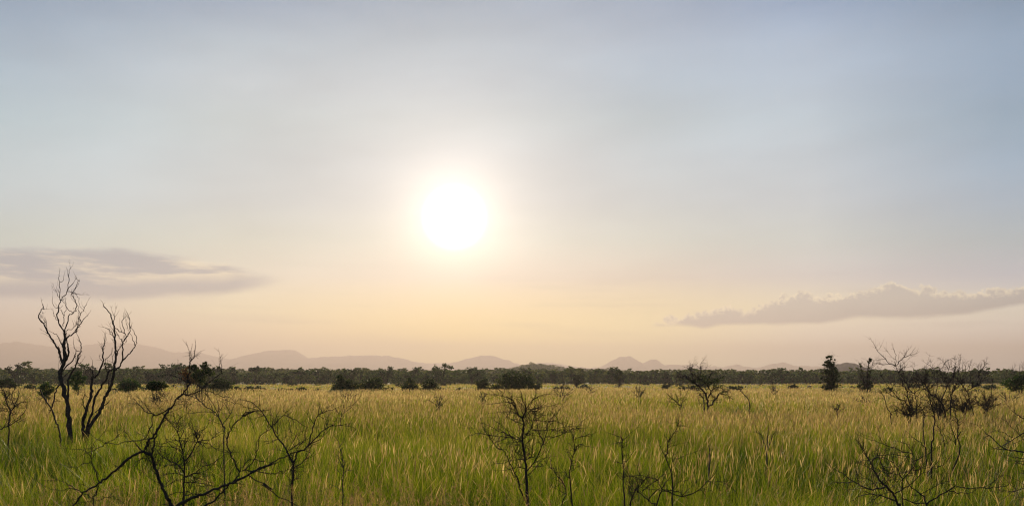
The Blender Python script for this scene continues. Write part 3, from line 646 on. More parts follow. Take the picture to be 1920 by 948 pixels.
leafy_plant('flat_topped_tree', 'small umbrella-shaped tree with visible trunk in the meadow right of the left dead trees', 'tree', 48, [(283, 722, 7), (292, 718, 8), (303, 720, 8), (311, 724, 5), (296, 726, 7), (287, 728, 5), (280, 727, 3)], 306, 294, 1900, 0.045, M_LEAFD,
    stems=[(283, 724, 1.4), (293, 721, 2), (304, 724, 1.4), (300, 730, 1.4), (286, 732, 1.2), (311, 726, 1)], twigs=14, tl=0.45, sq=0.5)
leafy_plant('leafy_bush', 'airy greenish bush in grass at left, under the bent branch of the taller dead tree', 'bush', 53, [(80, 724, 7), (88, 720, 7), (95, 728, 7), (84, 735, 8), (90, 745, 6)], 307, 87, 1500, 0.045, M_LEAF,
    stems=[(78, 722, 1.1), (88, 718, 1.2), (96, 726, 1.1), (84, 735, 1)], twigs=18, tl=0.6)
leafy_plant('leafy_bush', 'yellow-green bush standing between the two big dead trees', 'bush', 68, [(140, 705, 7), (148, 702, 7), (155, 708, 6), (138, 715, 8), (150, 716, 8), (144, 726, 7)], 308, 146, 1500, 0.055, M_LEAF,
    stems=[(140, 706, 1.1), (150, 704, 1.1), (145, 715, 1.2)], twigs=12, tl=0.6)
mid = [('dense round bush right of the two dead trees at the treeline foot', 241, [(230, 724, 9), (242, 720, 11), (253, 723, 10), (240, 727, 10)], 92, M_LEAF),
       ('dark rounded bush right of the two-topped green tree', 415, [(405, 720, 9), (418, 718, 11), (430, 723, 9), (398, 726, 7), (415, 727, 10)], 100, M_LEAFD),
       ('low bushy clump right of the dark rounded bush', 460, [(445, 729, 5), (460, 730, 4), (473, 730, 5), (482, 730, 3)], 108, M_LEAFD),
       ('small low bush in the pale clearing left of middle', 566, [(561, 729, 5), (568, 731, 5), (575, 733, 3)], 112, M_LEAFD),
       ('tiny low bush in the pale clearing, right of the small low bush', 592, [(588, 733, 3), (597, 732, 4)], 118, M_LEAFD),
       ('tallest dark bush of the row left of middle, dense to the ground', 645, [(634, 722, 9), (638, 711, 8), (648, 718, 11), (660, 724, 11), (650, 728, 11), (630, 729, 8), (637, 704, 4)], 104, M_LEAFD),
       ('wide brownish twiggy bush beside the tallest dark bush of the row', 695, [(680, 728, 10), (695, 720, 11), (706, 716, 9), (712, 726, 10), (728, 730, 8), (698, 730, 11)], 108, M_LEAFD),
       ('upright dark bush left of the sun-lit middle of the meadow edge', 769, [(762, 728, 7), (769, 719, 8), (776, 726, 8), (768, 732, 8), (770, 711, 4)], 108, M_LEAFD),
       ('dark bush with bushy rounded top, right neighbour of the upright dark bush', 804, [(797, 724, 8), (805, 717, 8), (812, 725, 8), (802, 731, 9)], 106, M_LEAFD),
       ('small sparse bush left of the airy small tree at middle', 866, [(860, 731, 4), (870, 733, 4), (876, 732, 3)], 110, M_LEAFD),
       ('huge dark dome-shaped bush in the middle of the view', 968, [(985, 714, 16), (970, 715, 16), (955, 708, 11), (940, 720, 13), (930, 726, 9), (955, 722, 14), (972, 724, 14), (992, 722, 12), (1005, 724, 8), (950, 702, 5), (1012, 722, 5)], 122, M_LEAFD),
       ('small airy tree just left of the huge dome-shaped bush', 905, [(900, 718, 6), (908, 715, 6), (912, 722, 6), (902, 724, 6)], 124, M_LEAFD),
       ('low flat shrub patch right of the huge dome-shaped bush', 1053, [(1043, 729, 4), (1053, 728, 4), (1064, 729, 4), (1072, 729, 3)], 150, M_LEAFD),
       ('small dark upright tree in the far meadow right of the dome-shaped bush', 1081, [(1078, 709, 5), (1083, 707, 5), (1081, 715, 6), (1079, 719, 4)], 200, M_LEAFD),
       ('narrow brown upright tree in front of the far treeline right of middle', 1161, [(1158, 697, 4), (1165, 698, 5), (1161, 705, 6), (1160, 712, 5), (1161, 718, 3)], 205, M_LEAFO),
       ('tiny dark bush in far meadow left of the flat-topped thorn tree', 1250, [(1246, 726, 4), (1251, 724, 3), (1254, 721, 3)], 170, M_LEAFD),
       ('low brown bush behind the flat-topped thorn tree trunk', 1287, [(1276, 727, 6), (1287, 728, 6), (1298, 727, 6), (1308, 728, 4)], 150, M_LEAFO),
       ('small dark leafy clump within thin upright twigs right of the middle', 1200, [(1194, 742, 5), (1203, 742, 5), (1198, 739, 4)], 88, M_LEAFD),
       ('dark bush top at the far side of the meadow beneath the right mountain peak', 1486, [(1481, 725, 4), (1488, 724, 4), (1493, 726, 3)], 180, M_LEAFD),
       ('low dark bush at far left edge in front of the treeline', 12, [(4, 718, 8), (16, 716, 7), (24, 722, 6)], 115, M_LEAFD),
       ('green bush in the clearing between left edge and dead trees', 52, [(45, 728, 6), (54, 726, 6), (64, 729, 6)], 125, M_LEAF)]
for i, (lb, px, lobes, Y, mt) in enumerate(mid):
    rsum = sum(l[2]**2 for l in lobes)
    brown = mt is M_LEAFO
    leafy_plant('leafy_bush' if i not in (11, 13, 14) else 'small_tree', lb, 'tree' if i in (11, 13, 14) else 'bush', Y, lobes, 320+i, px, int(min(5200, 420+rsum*4.5)*(0.45 if brown else 1)),
                0.00075*Y+0.01, M_LEAFD if brown else mt, twigs=18 if brown else 12, tl=0.10*Y/12, twr=0.0001*Y, foliage='crown' if i in (11, 13, 14) else 'foliage')

# far small bushes scattered in the pale clearings beyond the tall grass
protos = []
for k in range(5):
    r_ = np.random.default_rng(900+k)
    L = [(r_.uniform(-.7, .7), r_.uniform(-.5, .5), r_.uniform(.35, .75), .55, .55, .45) for _ in range(4)]
    V, Q, t = leaf_cloud(L, 420, 0.13, 910+k, 0.25); V[:, 2] = np.maximum(V[:, 2], 0)
    protos.append((V, Q, t))
grp = 'far small bushes dotted over the clearings'
sb0 = []
cnt = 0
for k in range(84):
    Y = random.uniform(128, 285); az = random.uniform(-0.52, 0.52); x = az*Y
    pk = k % 5
    if k < 5:
        V, Q, t = protos[pk]
        o = mesh_np('small_bush', V, Q, M_LEAFD, t); sb0.append(o)
    else:
        o = sb0[pk].copy(); col.objects.link(o)
    o.location = (x, Y, float(terr(x, Y))); s = random.uniform(0.6, 1.5)
    o.scale = (s*random.uniform(1, 1.7), s, s*random.uniform(.6, 1)); o.rotation_euler = (0, 0, random.uniform(0, 6.28))
    tag(o, 'small low dark bush far out in the pale clearing in front of the treeline', 'bush', grp)

# ================================================================== treeline: front row as single trees, the wood behind as one mass
def tree_lobes(k, r_):
    if k in (2, 6):       # umbrella
        return [(r_.uniform(-1.7, 1.7), r_.uniform(-1.5, 1.5), r_.uniform(4.3, 4.9), 1.3, 1.3, .45) for _ in range(7)]+[(r_.uniform(-1.8, 1.8), r_.uniform(-1.5, 1.5), .7, 1.3, 1.2, .8) for _ in range(3)]
    if k in (4,):
        return [(r_.uniform(-.7, .7), r_.uniform(-.7, .7), 1.2+j*.75, 1.25-.1*j, 1.25-.1*j, .9) for j in range(6)]
    return [(r_.uniform(-1.6, 1.6), r_.uniform(-1.5, 1.5), r_.uniform(1.6, 4.2), r_.uniform(1.0, 1.5), r_.uniform(1.0, 1.5), r_.uniform(.8, 1.1)) for _ in range(8)]+[(r_.uniform(-1.8, 1.8), r_.uniform(-1.5, 1.5), .6, 1.3, 1.2, .8) for _ in range(4)]
tp = []; tlod = []
for k in range(8):
    r_ = np.random.default_rng(700+k); L = tree_lobes(k, r_)
    V, Q, t = leaf_cloud(L, 1300, 0.20, 710+k, 0.22, per=22); V[:, 2] = np.maximum(V[:, 2], 0.02)
    tp.append((V, Q, t, L))
    V2, Q2, t2 = leaf_cloud(L, 210, 0.46, 720+k, 0.20, per=9); V2[:, 2] = np.maximum(V2[:, 2], 0)
    tlod.append((V2, Q2, t2))
grp = 'trees along the front edge of the far wood'
lab = ['rounded dense dark green tree in the front row of the far treeline', 'broad low green tree in the front row of the far treeline', 'flat umbrella-topped tree in the front row of the far treeline',
       'lumpy green tree in the front row of the far treeline', 'narrow upright tree in the front row of the far treeline', 'spreading olive tree in the front row of the far treeline',
       'wide flat-crowned tree in the front row of the far treeline', 'bushy round tree in the front row of the far treeline']
roots = []
spots = []
for i in range(235):
    az = -0.56+1.12*(i+random.uniform(.1, .9))/235
    Y = 292+40*(az+0.5)+random.uniform(-6, 26)+8*math.sin(az*17)
    spots.append((az*Y, Y))
for i, (x, Y) in enumerate(spots):
    k = i % 8 if i < 8 else random.choice([0, 1, 3, 3, 5, 7, 0, 1, 5, 7, 2, 4, 6])
    sc = (random.uniform(0.45, 0.84)+(random.uniform(.15, .50) if random.random() < .17 else 0))*(1.0-0.15*max(0, x/Y)/0.5)
    z = float(terr(x, Y))
    if i < 8:
        root = empty('treeline_tree', (x, Y, z)); V, Q, t, L = tp[k]
        mesh_np('crown', V, Q, M_LEAF, t, parent=root)
        mb = MB(); 
        for l in L[:5]:
            mb.tube([[0, 0, -.1], [l[0]*.2, l[1]*.2, 1.1], [l[0]*.8, l[1]*.8, l[2]]], [.16, .11, .04], 5)
        mb.build('trunk', M_BARK, root); roots.append(root)
    else:
        src = roots[k]; root = src.copy(); col.objects.link(root)
        for ch in src.children:
            c = ch.copy(); col.objects.link(c); c.parent = root
    root.location = (x, Y, z); root.scale = (sc*random.uniform(.9, 1.25), sc, sc); root.rotation_euler = (0, 0, random.uniform(0, 6.28))
    tag(root, lab[k], 'tree', grp)

def wood(specs, name):
    Vs, Qs, ts = [], [], []; n = 0
    for (Y0, Y1, cnt_, smin, smax, seed, hs) in specs:
        r_ = np.random.default_rng(seed)
        Yr = np.sqrt(r_.uniform(Y0**2, Y1**2, cnt_)); az = r_.uniform(-0.72, 0.72, cnt_); X = az*Yr
        Z = terr(X, Yr); ks = r_.integers(0, 8, cnt_); sc = r_.uniform(smin, smax, cnt_); ro = r_.uniform(0, 6.28, cnt_); tt = r_.normal(0, .13, cnt_)
        for i in range(cnt_):
            V, Q, t = tlod[ks[i]] if r_.random() > .0 else tlod[0]
            c, s = math.cos(ro[i])*sc[i]*hs, math.sin(ro[i])*sc[i]*hs
            W = np.empty_like(V); W[:, 0] = V[:, 0]*c-V[:, 1]*s+X[i]; W[:, 1] = V[:, 0]*s+V[:, 1]*c+Yr[i]; W[:, 2] = V[:, 2]*sc[i]+Z[i]
            Vs.append(W.astype(np.float32)); Qs.append(Q+n); ts.append(np.clip(t+tt[i], 0, 1)); n += len(V)
    return mesh_np(name, np.concatenate(Vs), np.concatenate(Qs), M_LEAF, np.concatenate(ts))
w_ = wood([(335, 430, 1500, .42, .95, 801, 1.15), (430, 700, 1600, .5, 1.12, 802, 1.4), (700, 1100, 1500, .65, 1.15, 803, 1.8), (1100, 1480, 1300, .7, 1.15, 804, 2.1)], 'woodland')
tag(w_, kind='stuff')
# wood canopy on the nearer ridge and the blue hill
def canopy(name, X, Y, Z, s, seed, n):
    r_ = np.random.default_rng(seed); m = len(X); Vs, Qs, ts = [], [], []; c = 0
    for i in range(m):
        V, Q, t = tlod[r_.choice([0, 1, 3, 5, 7])]; sel = slice(0, 4*n)
        W = V[sel]*[s*r_.uniform(.8, 1.3), s*r_.uniform(.8, 1.3), s*.9*r_.uniform(.7, 1.1)]+[X[i], Y[i], Z[i]-0.5]
        Vs.append(W); Qs.append(Q[:n]+c); ts.append(np.clip(t[sel]+r_.normal(0, .1), 0, 1)); c += 4*n
    return tag(mesh_np(name, np.concatenate(Vs), np.concatenate(Qs), M_LEAF, np.concatenate(ts)), kind='stuff')
r_ = np.random.default_rng(5)
X = r_.normal(40, 55, 700); Y = r_.uniform(1040, 1230, 700)
canopy('ridge_woodland', X, Y, terr(X, Y), 1.15, 6, 90)

# ================================================================== grass
def strips(base, dirn, lean, H, W, levels, curve, tint, flare=None, tipw=0.15):
    """vectorised curved blades. base (n,3); dirn yaw of blade width; lean (n,2) horizontal displacement at tip"""
    n = len(base); lv = np.linspace(0, 1, levels)
    P = base[:, None, :]+np.stack([lean[:, 0:1]*lv**curve, lean[:, 1:2]*lv**curve, H[:, None]*lv*(1-0.12*lv*np.minimum(1, np.hypot(lean[:, 0], lean[:, 1])/H)[:, None])], -1)
    prof = (1-lv*(1-tipw)) if flare is None else np.asarray(flare)
    hw = W[:, None]*prof*0.5
    wx = np.cos(dirn)[:, None]*hw; wy = np.sin(dirn)[:, None]*hw
    off = np.stack([wx, wy, wx*0], -1)
    V = np.stack([P-off, P+off], 2).reshape(n, levels*2, 3)
    q = np.array([[2*i, 2*i+1, 2*i+3, 2*i+2] for i in range(levels-1)])
    Q = (np.arange(n)*levels*2)[:, None, None]+q
    return V.reshape(-1, 3), Q.reshape(-1, 4), tint, P
class Acc:
    def __init__(s): s.V = []; s.Q = []; s.T = []; s.m = []; s.n = 0
    def add(s, V, Q, T, mi):
        s.V.append(V.astype(np.float32)); s.Q.append((Q+s.n).astype(np.int32)); s.T.append(T.astype(np.float32)); s.m.append(np.full(len(Q), mi, np.int32)); s.n += len(V)
acc = Acc()
def patch(x, y, sc, seed): return fbm(x/sc+50, y/sc+50, seed, 3)/0.875
def sow(Y0, Y1, blades, stalks, bw, sw, hb, hs, seed, headL=(0.10, 0.24), levels=4, clr=0.12, azm=0.68, dry=0.0, dryp=0.14):
    r = np.random.default_rng(seed)
    area = azm*(Y1**2-Y0**2)
    def pts(n, per, rad):
        nc = max(1, n//per)
        cy = np.sqrt(r.uniform(Y0**2, Y1**2, nc)); cx = r.uniform(-azm, azm, nc)*cy
        ci = r.integers(0, nc, n); a = r.uniform(0, 2*math.pi, n); rr_ = rad*np.sqrt(r.random(n))*r.uniform(.4, 1.6, n)
        return cx[ci]+np.cos(a)*rr_, cy[ci]+np.sin(a)*rr_, a, rr_, ci, nc
    n = int(area*blades)
    x, y, a, rd, ci, nc = pts(n, 22, clr*2.2)
    pn = patch(x, y, 7.0, 31); pn2 = patch(x, y, 2.1, 41); pn3 = patch(x*0.6, y*1.3, 3.4, 77)
    keep = r.random(n) < np.clip((pn3-0.26)*5.5, 0.16, 1.0)
    x, y, a, rd, ci, pn, pn2 = x[keep], y[keep], a[keep], rd[keep], ci[keep], pn[keep], pn2[keep]; n = len(x)
    tc = r.normal(0, 0.07, nc)
    tint = 0.335+0.75*(pn-.5)+0.55*(pn2-.5)+2.2*tc[ci]+r.normal(0, 0.14, n)
    tint = np.where(r.random(n) < dryp, r.uniform(0.62, 1.0, n), tint)
    farb = np.clip((y-24)/55, 0, 1)*0.24
    tint = np.clip(tint+farb+dry*(patch(x, y*2.5, 30.0, 91)*2-0.5)*1.3, 0, 1)
    H = hb*r.uniform(0.5, 1.15, n)*(0.62+0.75*pn2)
    ln = H*r.uniform(0.08, 0.55, n); la = a+r.normal(0, .7, n)
    V, Q, T, _ = strips(np.stack([x, y, terr(x, y)], -1), r.uniform(0, math.pi, n), np.stack([np.cos(la)*ln, np.sin(la)*ln], -1), H, bw*r.uniform(.6, 1.4, n), levels, 2.0, None)
    tt = np.tile(np.linspace(-0.24, 0.12, levels), (n, 1))+tint[:, None]  # occlusion shade painted into blade bases, with dull thatch; tips lighter and drier
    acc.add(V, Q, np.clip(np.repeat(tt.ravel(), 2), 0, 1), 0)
    # flowering stalks
    n = int(area*stalks)
    x, y, a, rd, ci, nc = pts(n, 6, clr*1.8)
    pn = patch(x, y, 9.0, 51)
    keep = r.random(n) < np.clip((pn-0.30)*3.2, 0.12, 1.0)
    x, y, a = x[keep], y[keep], a[keep]; n = len(x)
    H = hs*r.uniform(0.72, 1.14, n)
    ln = H*np.abs(r.normal(0.0, 0.20, n))+.03; la = r.normal(-0.35, 1.5, n)
    lx, ly = np.cos(la)*ln, np.sin(la)*ln
    st = np.clip(r.normal(0.62, 0.16, n), .3, 1)
    V, Q, T, P = strips(np.stack([x, y, terr(x, y)], -1), r.uniform(0, math.pi, n), np.stack([lx, ly], -1), H, np.full(n, bw*0.42), 3, 1.6, None, tipw=.8)
    acc.add(V, Q, np.repeat(st, 6), 0)
    hl = r.uniform(*headL, n)
    tip = P[:, -1]-np.stack([lx*0, ly*0, hl*0.25], -1)
    ld = np.stack([lx, ly], -1)/H[:, None]*hl[:, None]*1.9
    wv = sw*r.uniform(.6, 1.5, n); t = np.clip(r.normal(0.6, 0.2, n), 0, 1)
    yaw = r.uniform(0, math.pi, n)
    for dy in ((0, math.pi/2) if Y0 < 30 else (0,)):
        V, Q, T, _ = strips(tip, yaw+dy, ld, hl, wv, 4, 1.2, None, flare=[.25, 1.0, .8, .12])
        acc.add(V, Q, np.repeat(t, 8), 1)
sow(5.5, 15, 540, 11, .0062, .0088, .80, 1.02, 61, headL=(.08, .24), levels=5, dryp=.07)
sow(15, 28, 280, 18, .0088, .0102, .80, 1.02, 62, headL=(.10, .24), dryp=.09)
sow(28, 52, 90, 31, .016, .015, .80, 1.02, 63, clr=.2, headL=(.12, .26), dryp=.14)
sow(52, 104, 21, 22, .040, .030, .78, 1.03, 64, clr=.35, headL=(.14, .28), dryp=.2)
sow(104, 175, 3.4, 1.6, .11, .07, .34, .5, 65, clr=.8, levels=3, dry=0.22, dryp=.35)
sow(175, 300, 1.0, .45, .18, .12, .36, .5, 66, clr=1.2, levels=3, dry=0.22, dryp=.35)

# brown drooping panicles of the closest grasses
def panicles(n, fx, Y0, Y1, seed, hmin=.85, hmax=1.2):
    r = np.random.default_rng(seed); yy = r.uniform(Y0, Y1, n)
    xx = (r.normal(fx[0], fx[1], n)-CX)/F*yy
    H = r.uniform(hmin, hmax, n); la = r.uniform(0, 6.28, n); ln = H*r.uniform(.05, .3, n)
    lx, ly = np.cos(la)*ln, np.sin(la)*ln
    V, Q, T, P = strips(np.stack([xx, yy, terr(xx, yy)], -1), r.uniform(0, 3.1, n), np.stack([lx, ly], -1), H, np.full(n, .004), 4, 1.8, None, tipw=.7)
    acc.add(V, Q, np.full(len(V), .8), 0)
    K = 26
    tip = np.repeat(P[:, -1], K, 0); u = np.tile(np.linspace(0, 1, K), n)
    base = tip-np.stack([np.repeat(lx, K)*u*.25, np.repeat(ly, K)*u*.25, u*.26], -1)
    a = r.uniform(0, 6.28, n*K); l = r.uniform(.02, .07, n*K)*(0.4+u)
    V, Q, T, _ = strips(base, r.uniform(0, 3.1, n*K), np.stack([np.cos(a)*l, np.sin(a)*l], -1), r.uniform(.01, .05, n*K), r.uniform(.004, .010, n*K), 3, 1.3, None, flare=[.3, 1, .4])
    acc.add(V, Q, np.repeat(np.clip(r.normal(.22, .15, n*K), 0, 1), 6), 1)
panicles(420, (620, 190), 8.3, 12.5, 71)
panicles(130, (150, 110), 8.5, 13, 72)
panicles(60, (1300, 420), 8.6, 12, 73)
# fallen pale straws leaning over each other
def straws(n, seed):
    r = np.random.default_rng(seed); yy = r.uniform(8.5, 18, n); xx = r.uniform(-.55, .55, n)*yy
    H = r.uniform(.5, 1.1, n); la = r.normal(0, .8, n)+np.where(r.random(n) < .5, math.pi, 0); ln = H*r.uniform(.3, 1.3, n)
    V, Q, T, P = strips(np.stack([xx, yy, terr(xx, yy)], -1), r.uniform(0, 3.1, n), np.stack([np.cos(la)*ln, np.sin(la)*ln], -1), H, r.uniform(.006, .013, n), 4, 1.15, None, tipw=.7)
    acc.add(V, Q, np.repeat(np.clip(r.normal(.85, .1, n), 0, 1), 8), 0)
straws(420, 75)
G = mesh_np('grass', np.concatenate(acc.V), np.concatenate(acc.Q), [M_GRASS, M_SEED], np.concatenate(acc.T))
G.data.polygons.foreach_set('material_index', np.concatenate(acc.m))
tag(G, kind='stuff')
print('grass faces', len(G.data.polygons))

# ================================================================== haze
HZ = (-9300, 9300, -2600, 12200, -7, 368)
x0, x1, y0, y1, z0, z1 = HZ
V = [(x, y, z) for z in (z0, z1) for y in (y0, y1) for x in (x0, x1)]
Q = [(0, 2, 3, 1), (4, 5, 7, 6), (0, 1, 5, 4), (2, 6, 7, 3), (0, 4, 6, 2), (1, 3, 7, 5)]
m, nt, out = newmat('haze_air')
pv = nt.nodes.new('ShaderNodeVolumePrincipled')
pv.inputs['Color'].default_value = (0.360, 0.320, 0.322, 1); pv.inputs['Density'].default_value = 2.4e-4
pv.inputs['Anisotropy'].default_value = 0.41
nt.links.new(pv.outputs[0], out.inputs['Volume'])
hz = mesh_np('haze', V, Q, m); tag(hz, kind='stuff')

# ================================================================== light and sky
sunv = np.array([(852-CX)/F, 1.0, (HY-408)/F]); sunv /= np.linalg.norm(sunv)
sel = math.asin(sunv[2]); saz = math.atan2(sunv[0], sunv[1])
sl = bpy.data.lights.new('sun', 'SUN'); sl.energy = 5.0; sl.angle = R(0.6); sl.color = (1.0, 0.79, 0.52)
so = bpy.data.objects.new('sun', sl); col.objects.link(so)
so.rotation_euler = (math.pi/2-sel, 0, math.pi-saz)   # lamp -Z points away from the sun
from mathutils import Vector
so.rotation_euler = Vector(-sunv).to_track_quat('-Z', 'Y').to_euler()

w = bpy.data.worlds.new('World'); scene.world = w; w.use_nodes = True
nt = w.node_tree; nt.nodes.clear()
wo = nt.nodes.new('ShaderNodeOutputWorld')
sky = nt.nodes.new('ShaderNodeTexSky'); sky.sky_type = 'NISHITA'; sky.sun_disc = False
sky.sun_elevation = sel; sky.sun_rotation = saz; sky.dust_density = 3.0; sky.air_density = 1.0
tc = nt.nodes.new('ShaderNodeTexCoord'); nrm = nt.nodes.new('ShaderNodeVectorMath'); nrm.operation = 'NORMALIZE'
nt.links.new(tc.outputs['Generated'], nrm.inputs[0])
sp = nt.nodes.new('ShaderNodeSeparateXYZ'); nt.links.new(nrm.outputs[0], sp.inputs[0])
X_, Y_, Z_ = (S(nt, sp.outputs[i]) for i in range(3))
el = Z_._m('ARCSINE')*57.29578
az = X_._m('ARCTAN2', Y_)*57.29578
dt = nt.nodes.new('ShaderNodeVectorMath'); dt.operation = 'DOT_PRODUCT'
nt.links.new(nrm.outputs[0], dt.inputs[0]); dt.inputs[1].default_value = tuple(sunv)
th = S(nt, dt.outputs['Value']).mn(0.9999999)._m('ARCCOSINE')*57.29578
def E(py): return math.degrees(math.atan((HY-py)/F))
EM = 90.0
def AZ(px): return math.degrees(math.atan((px-CX)/F))
def EL(px, py): return math.degrees(math.atan((HY-py)/math.hypot(F, px-CX)))
def cmul(col_, s_):
    n = nt.nodes.new('ShaderNodeVectorMath'); n.operation = 'SCALE'
    if isinstance(col_, S): nt.links.new(col_.k, n.inputs[0])
    else: n.inputs[0].default_value = col_
    nt.links.new(s_.k, n.inputs['Scale']) if isinstance(s_, S) else setattr(n.inputs['Scale'], 'default_value', s_)
    return S(nt, n.outputs[0])
def cadd(a, b):
    n = nt.nodes.new('ShaderNodeVectorMath'); n.operation = 'ADD'
    nt.links.new(a.k, n.inputs[0]); nt.links.new(b.k, n.inputs[1]); return S(nt, n.outputs[0])
FIT = 0
WT = [[(0.113, 0.192, 0.286), (0.147, 0.229, 0.313), (0.177, 0.267, 0.341), (0.198, 0.294, 0.354), (0.216, 0.303, 0.357), (0.233, 0.321, 0.373), (0.257, 0.345, 0.354), (0.289, 0.355, 0.411), (0.384, 0.384, 0.372), (0.384, 0.384, 0.347), (0.384, 0.384, 0.347)], [(0.110, 0.187, 0.285), (0.169, 0.247, 0.321), (0.205, 0.280, 0.346), (0.203, 0.291, 0.349), (0.196, 0.287, 0.357), (0.208, 0.301, 0.369), (0.238, 0.327, 0.344), (0.320, 0.369, 0.359), (0.437, 0.451, 0.322), (0.496, 0.446, 0.322), (0.496, 0.446, 0.322)], [(0.107, 0.185, 0.278), (0.140, 0.225, 0.313), (0.152, 0.242, 0.334), (0.141, 0.239, 0.330), (0.125, 0.228, 0.338), (0.120, 0.238, 0.355), (0.126, 0.252, 0.335), (0.184, 0.247, 0.306), (0.393, 0.370, 0.207), (0.750, 0.616, 0.108), (0.825, 0.678, 0.119)], [(0.114, 0.189, 0.290), (0.134, 0.214, 0.310), (0.138, 0.234, 0.331), (0.150, 0.255, 0.339), (0.156, 0.258, 0.347), (0.159, 0.260, 0.343), (0.174, 0.276, 0.322), (0.227, 0.264, 0.291), (0.424, 0.416, 0.253), (0.750, 0.721, 0.300), (0.825, 0.793, 0.330)], [(0.094, 0.169, 0.278), (0.151, 0.227, 0.321), (0.177, 0.258, 0.347), (0.196, 0.284, 0.362), (0.214, 0.300, 0.378), (0.227, 0.311, 0.383), (0.244, 0.331, 0.370), (0.294, 0.333, 0.381), (0.550, 0.544, 0.395), (0.750, 0.750, 0.667), (0.825, 0.825, 0.734)], [(0.078, 0.148, 0.233), (0.104, 0.182, 0.273), (0.109, 0.199, 0.299), (0.112, 0.217, 0.317), (0.123, 0.228, 0.334), (0.146, 0.250, 0.353), (0.187, 0.288, 0.354), (0.254, 0.317, 0.409), (0.563, 0.581, 0.511), (0.750, 0.750, 0.750), (0.825, 0.825, 0.825)]]
PXC = [40, 420, 852, 1220, 1520, 1880]; YR = [0, 75, 150, 225, 300, 375, 450, 520, 580, 640, 675]
def column(i):
    L = [((EL(PXC[i], y)+10)/100.0, tuple(v/4 for v in WT[i][j])) for j, y in enumerate(YR)][::-1]
    b = WT[i][-1]; t_ = WT[i][0]
    L = [(0.0, tuple(v*0.12 for v in b)), (0.095, tuple(v/4 for v in b))]+L+[(0.45, (t_[0]*.17, t_[1]*.19, t_[2]*.225)), (1.0, (t_[0]*.09, t_[1]*.12, t_[2]*.17))]
    return ((el+10)/100.0).ramp(L)
def lerp_az(a, b):
    n = nt.nodes.new('ShaderNodeMapRange'); nt.links.new(az.k, n.inputs[0]); n.inputs[1].default_value = a; n.inputs[2].default_value = b
    return S(nt, n.outputs[0])
c = column(0)
for i in range(1, 6):
    c = mixc(nt, lerp_az(math.degrees(math.atan((PXC[i-1]-CX)/F)), math.degrees(math.atan((PXC[i]-CX)/F))), c, column(i))
def cmul4(c_):
    n = nt.nodes.new('ShaderNodeVectorMath'); n.operation = 'SCALE'; nt.links.new(c_.k, n.inputs[0]); n.inputs['Scale'].default_value = 4.0
    return S(nt, n.outputs[0])
c = cadd(cmul4(c), cmul(S(nt, sky.outputs[0]), 0.004)); c_plain = c
# thin high veil, stretched sideways
vv = comb(nt, az*0.055+el*0.03, el*0.20-az*0.02, 0.3)
veil = noise(nt, vv, 1.0, 4, 0.5)
c = cmul(c, (veil-0.5)*0.55*el.ss(2, 8)+1.0)
# glow round the sun
glow = (th*-0.53)._m('EXPONENT')*1.1
core = th.ss(2.0, 0.5)*2.0
# ---- clouds, kept in azimuth and elevation
def prof(L):
    a0, a1 = AZ(L[0][0]), AZ(L[-1][0])
    t = (az-a0)/(a1-a0)
    return t.ramp([((AZ(x)-a0)/(a1-a0), EL(x, y)/10.0) for x, y in L], 'LINEAR')*10.0
nv = comb(nt, az, el, 0.0)
n1 = noise(nt, nv, 0.95, 5, 0.62); n2 = noise(nt, comb(nt, az*0.35, el*1.1, 4.0), 1.0, 5, 0.6); n3 = noise(nt, comb(nt, az, el*1.3, 9.0), 2.6, 4, 0.6)
topR = prof([(1225, 609), (1260, 600), (1340, 578), (1370, 574), (1400, 584), (1440, 566), (1500, 548), (1530, 555), (1580, 556), (1600, 548), (1680, 529), (1710, 540), (1760, 545), (1810, 547), (1860, 545), (1920, 536), (2000, 520), (2200, 520), (2500, 560)])
botR = prof([(1225, 611), (1290, 611), (1320, 616), (1345, 611), (1400, 609), (1535, 608), (1600, 596), (1700, 597), (1800, 590), (1920, 572), (2000, 575), (2200, 580), (2500, 570)])
dT = topR+((n1*2.0-1.0)._m('ABSOLUTE')-0.03)*1.15+((n3*2.0-1.0)._m('ABSOLUTE')-0.2)*0.45-el
dB = el-botR-(n2-0.5)*0.42
mR = dT.ss(-0.02, 0.10)*dB.ss(-0.12, 0.22)*az.ss(AZ(1212), AZ(1240))*Y_.ss(0, .1)
rimR = dT.ss(0.42, 0.0)*(n3.ss(0.35, 0.6)*0.5+0.5)
cR = mixc(nt, rimR*0.9, mixc(nt, dB.ss(0, 1.2), (.17, .22, .26), (.28, .31, .31)), (.80, .70, .48))
c = mixc(nt, mR*0.9, c, cR)
topL = prof([(-800, 490), (-200, 470), (0, 464), (100, 462), (230, 464), (330, 478), (420, 494), (480, 510), (560, 522)])
botL = prof([(-800, 560), (-200, 562), (0, 560), (120, 560), (230, 562), (330, 556), (420, 552), (480, 543), (560, 526)])
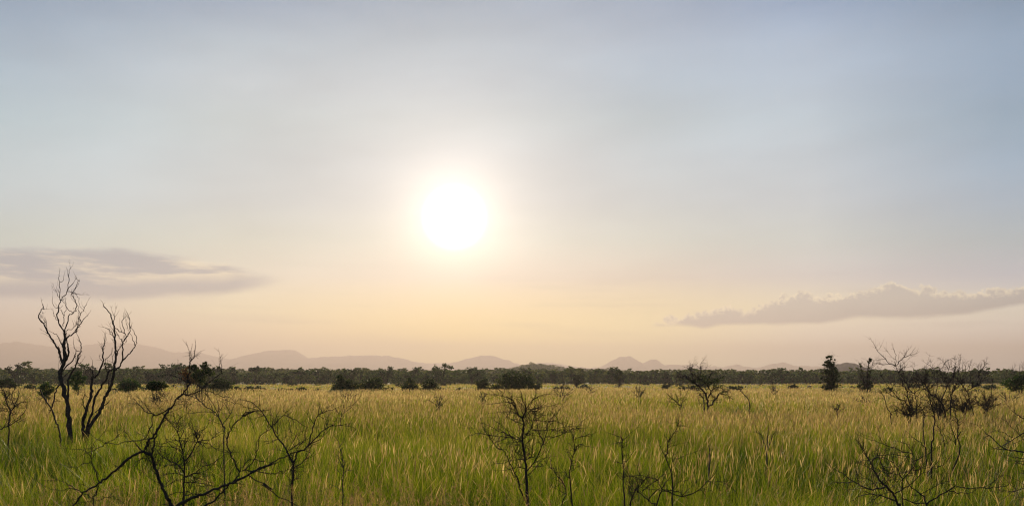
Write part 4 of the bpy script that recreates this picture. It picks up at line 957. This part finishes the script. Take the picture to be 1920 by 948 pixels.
dT2 = topL+(n2-0.5)*0.9-el
dB2 = el-botL-(n2-0.5)*0.5
envL = dT2.ss(-0.1, 0.4)*dB2.ss(-0.2, 0.35)*az.ss(AZ(560), AZ(430))*Y_.ss(0, .1)
n4 = noise(nt, comb(nt, az*0.16, el*0.9, 2.0), 1.0, 5, 0.55)
dark = n4.ss(0.36, 0.54).mx(dB2.ss(1.5, 0.5))
cL = mixc(nt, dark, (.64, .56, .39), (.15, .20, .26))
c = mixc(nt, envL*0.82, c, cL)
# faint low streaks
n5 = noise(nt, comb(nt, az*0.10, el*1.2, 7.0), 1.0, 4, 0.5)
c = mixc(nt, n5.ss(0.5, 0.72)*0.16*el.ss(0.8, 2)*el.ss(7.5, 4), c, (.16, .21, .24))
c = cadd(c, cmul(lin((255, 238, 215)), glow)); c = cadd(c, cmul((1.0, .95, .85), core))
if FIT: c = c_plain
bg = nt.nodes.new('ShaderNodeBackground'); nt.links.new(c.k, bg.inputs['Color']); bg.inputs['Strength'].default_value = 1.0
nt.links.new(bg.outputs[0], wo.inputs['Surface'])
w.cycles.sampling_method = 'MANUAL'; w.cycles.sample_map_resolution = 1024

# ================================================================== camera
cam = bpy.data.cameras.new('camera'); co = bpy.data.objects.new('camera', cam); col.objects.link(co); scene.camera = co
co.location = (0, 0, EYE); co.rotation_euler = (math.pi/2, 0, 0)
cam.sensor_width = 36; cam.lens = 36*F/1920; cam.shift_y = (HY-474)/1920
cam.clip_start = 0.05; cam.clip_end = 40000
cam.dof.use_dof = True; cam.dof.focus_distance = 30; cam.dof.aperture_fstop = 6.3

scene.view_settings.view_transform = 'Standard'; scene.view_settings.look = 'None'
scene.view_settings.exposure = 0.85; scene.view_settings.gamma = 1
cy = scene.cycles
cy.max_bounces = 5; cy.diffuse_bounces = 2; cy.transmission_bounces = 4; cy.glossy_bounces = 1; cy.volume_bounces = 1
cy.use_denoising = True
try: cy.denoiser = 'OPENIMAGEDENOISE'
except Exception: pass
cy.sample_clamp_indirect = 4; cy.filter_width = 1.15
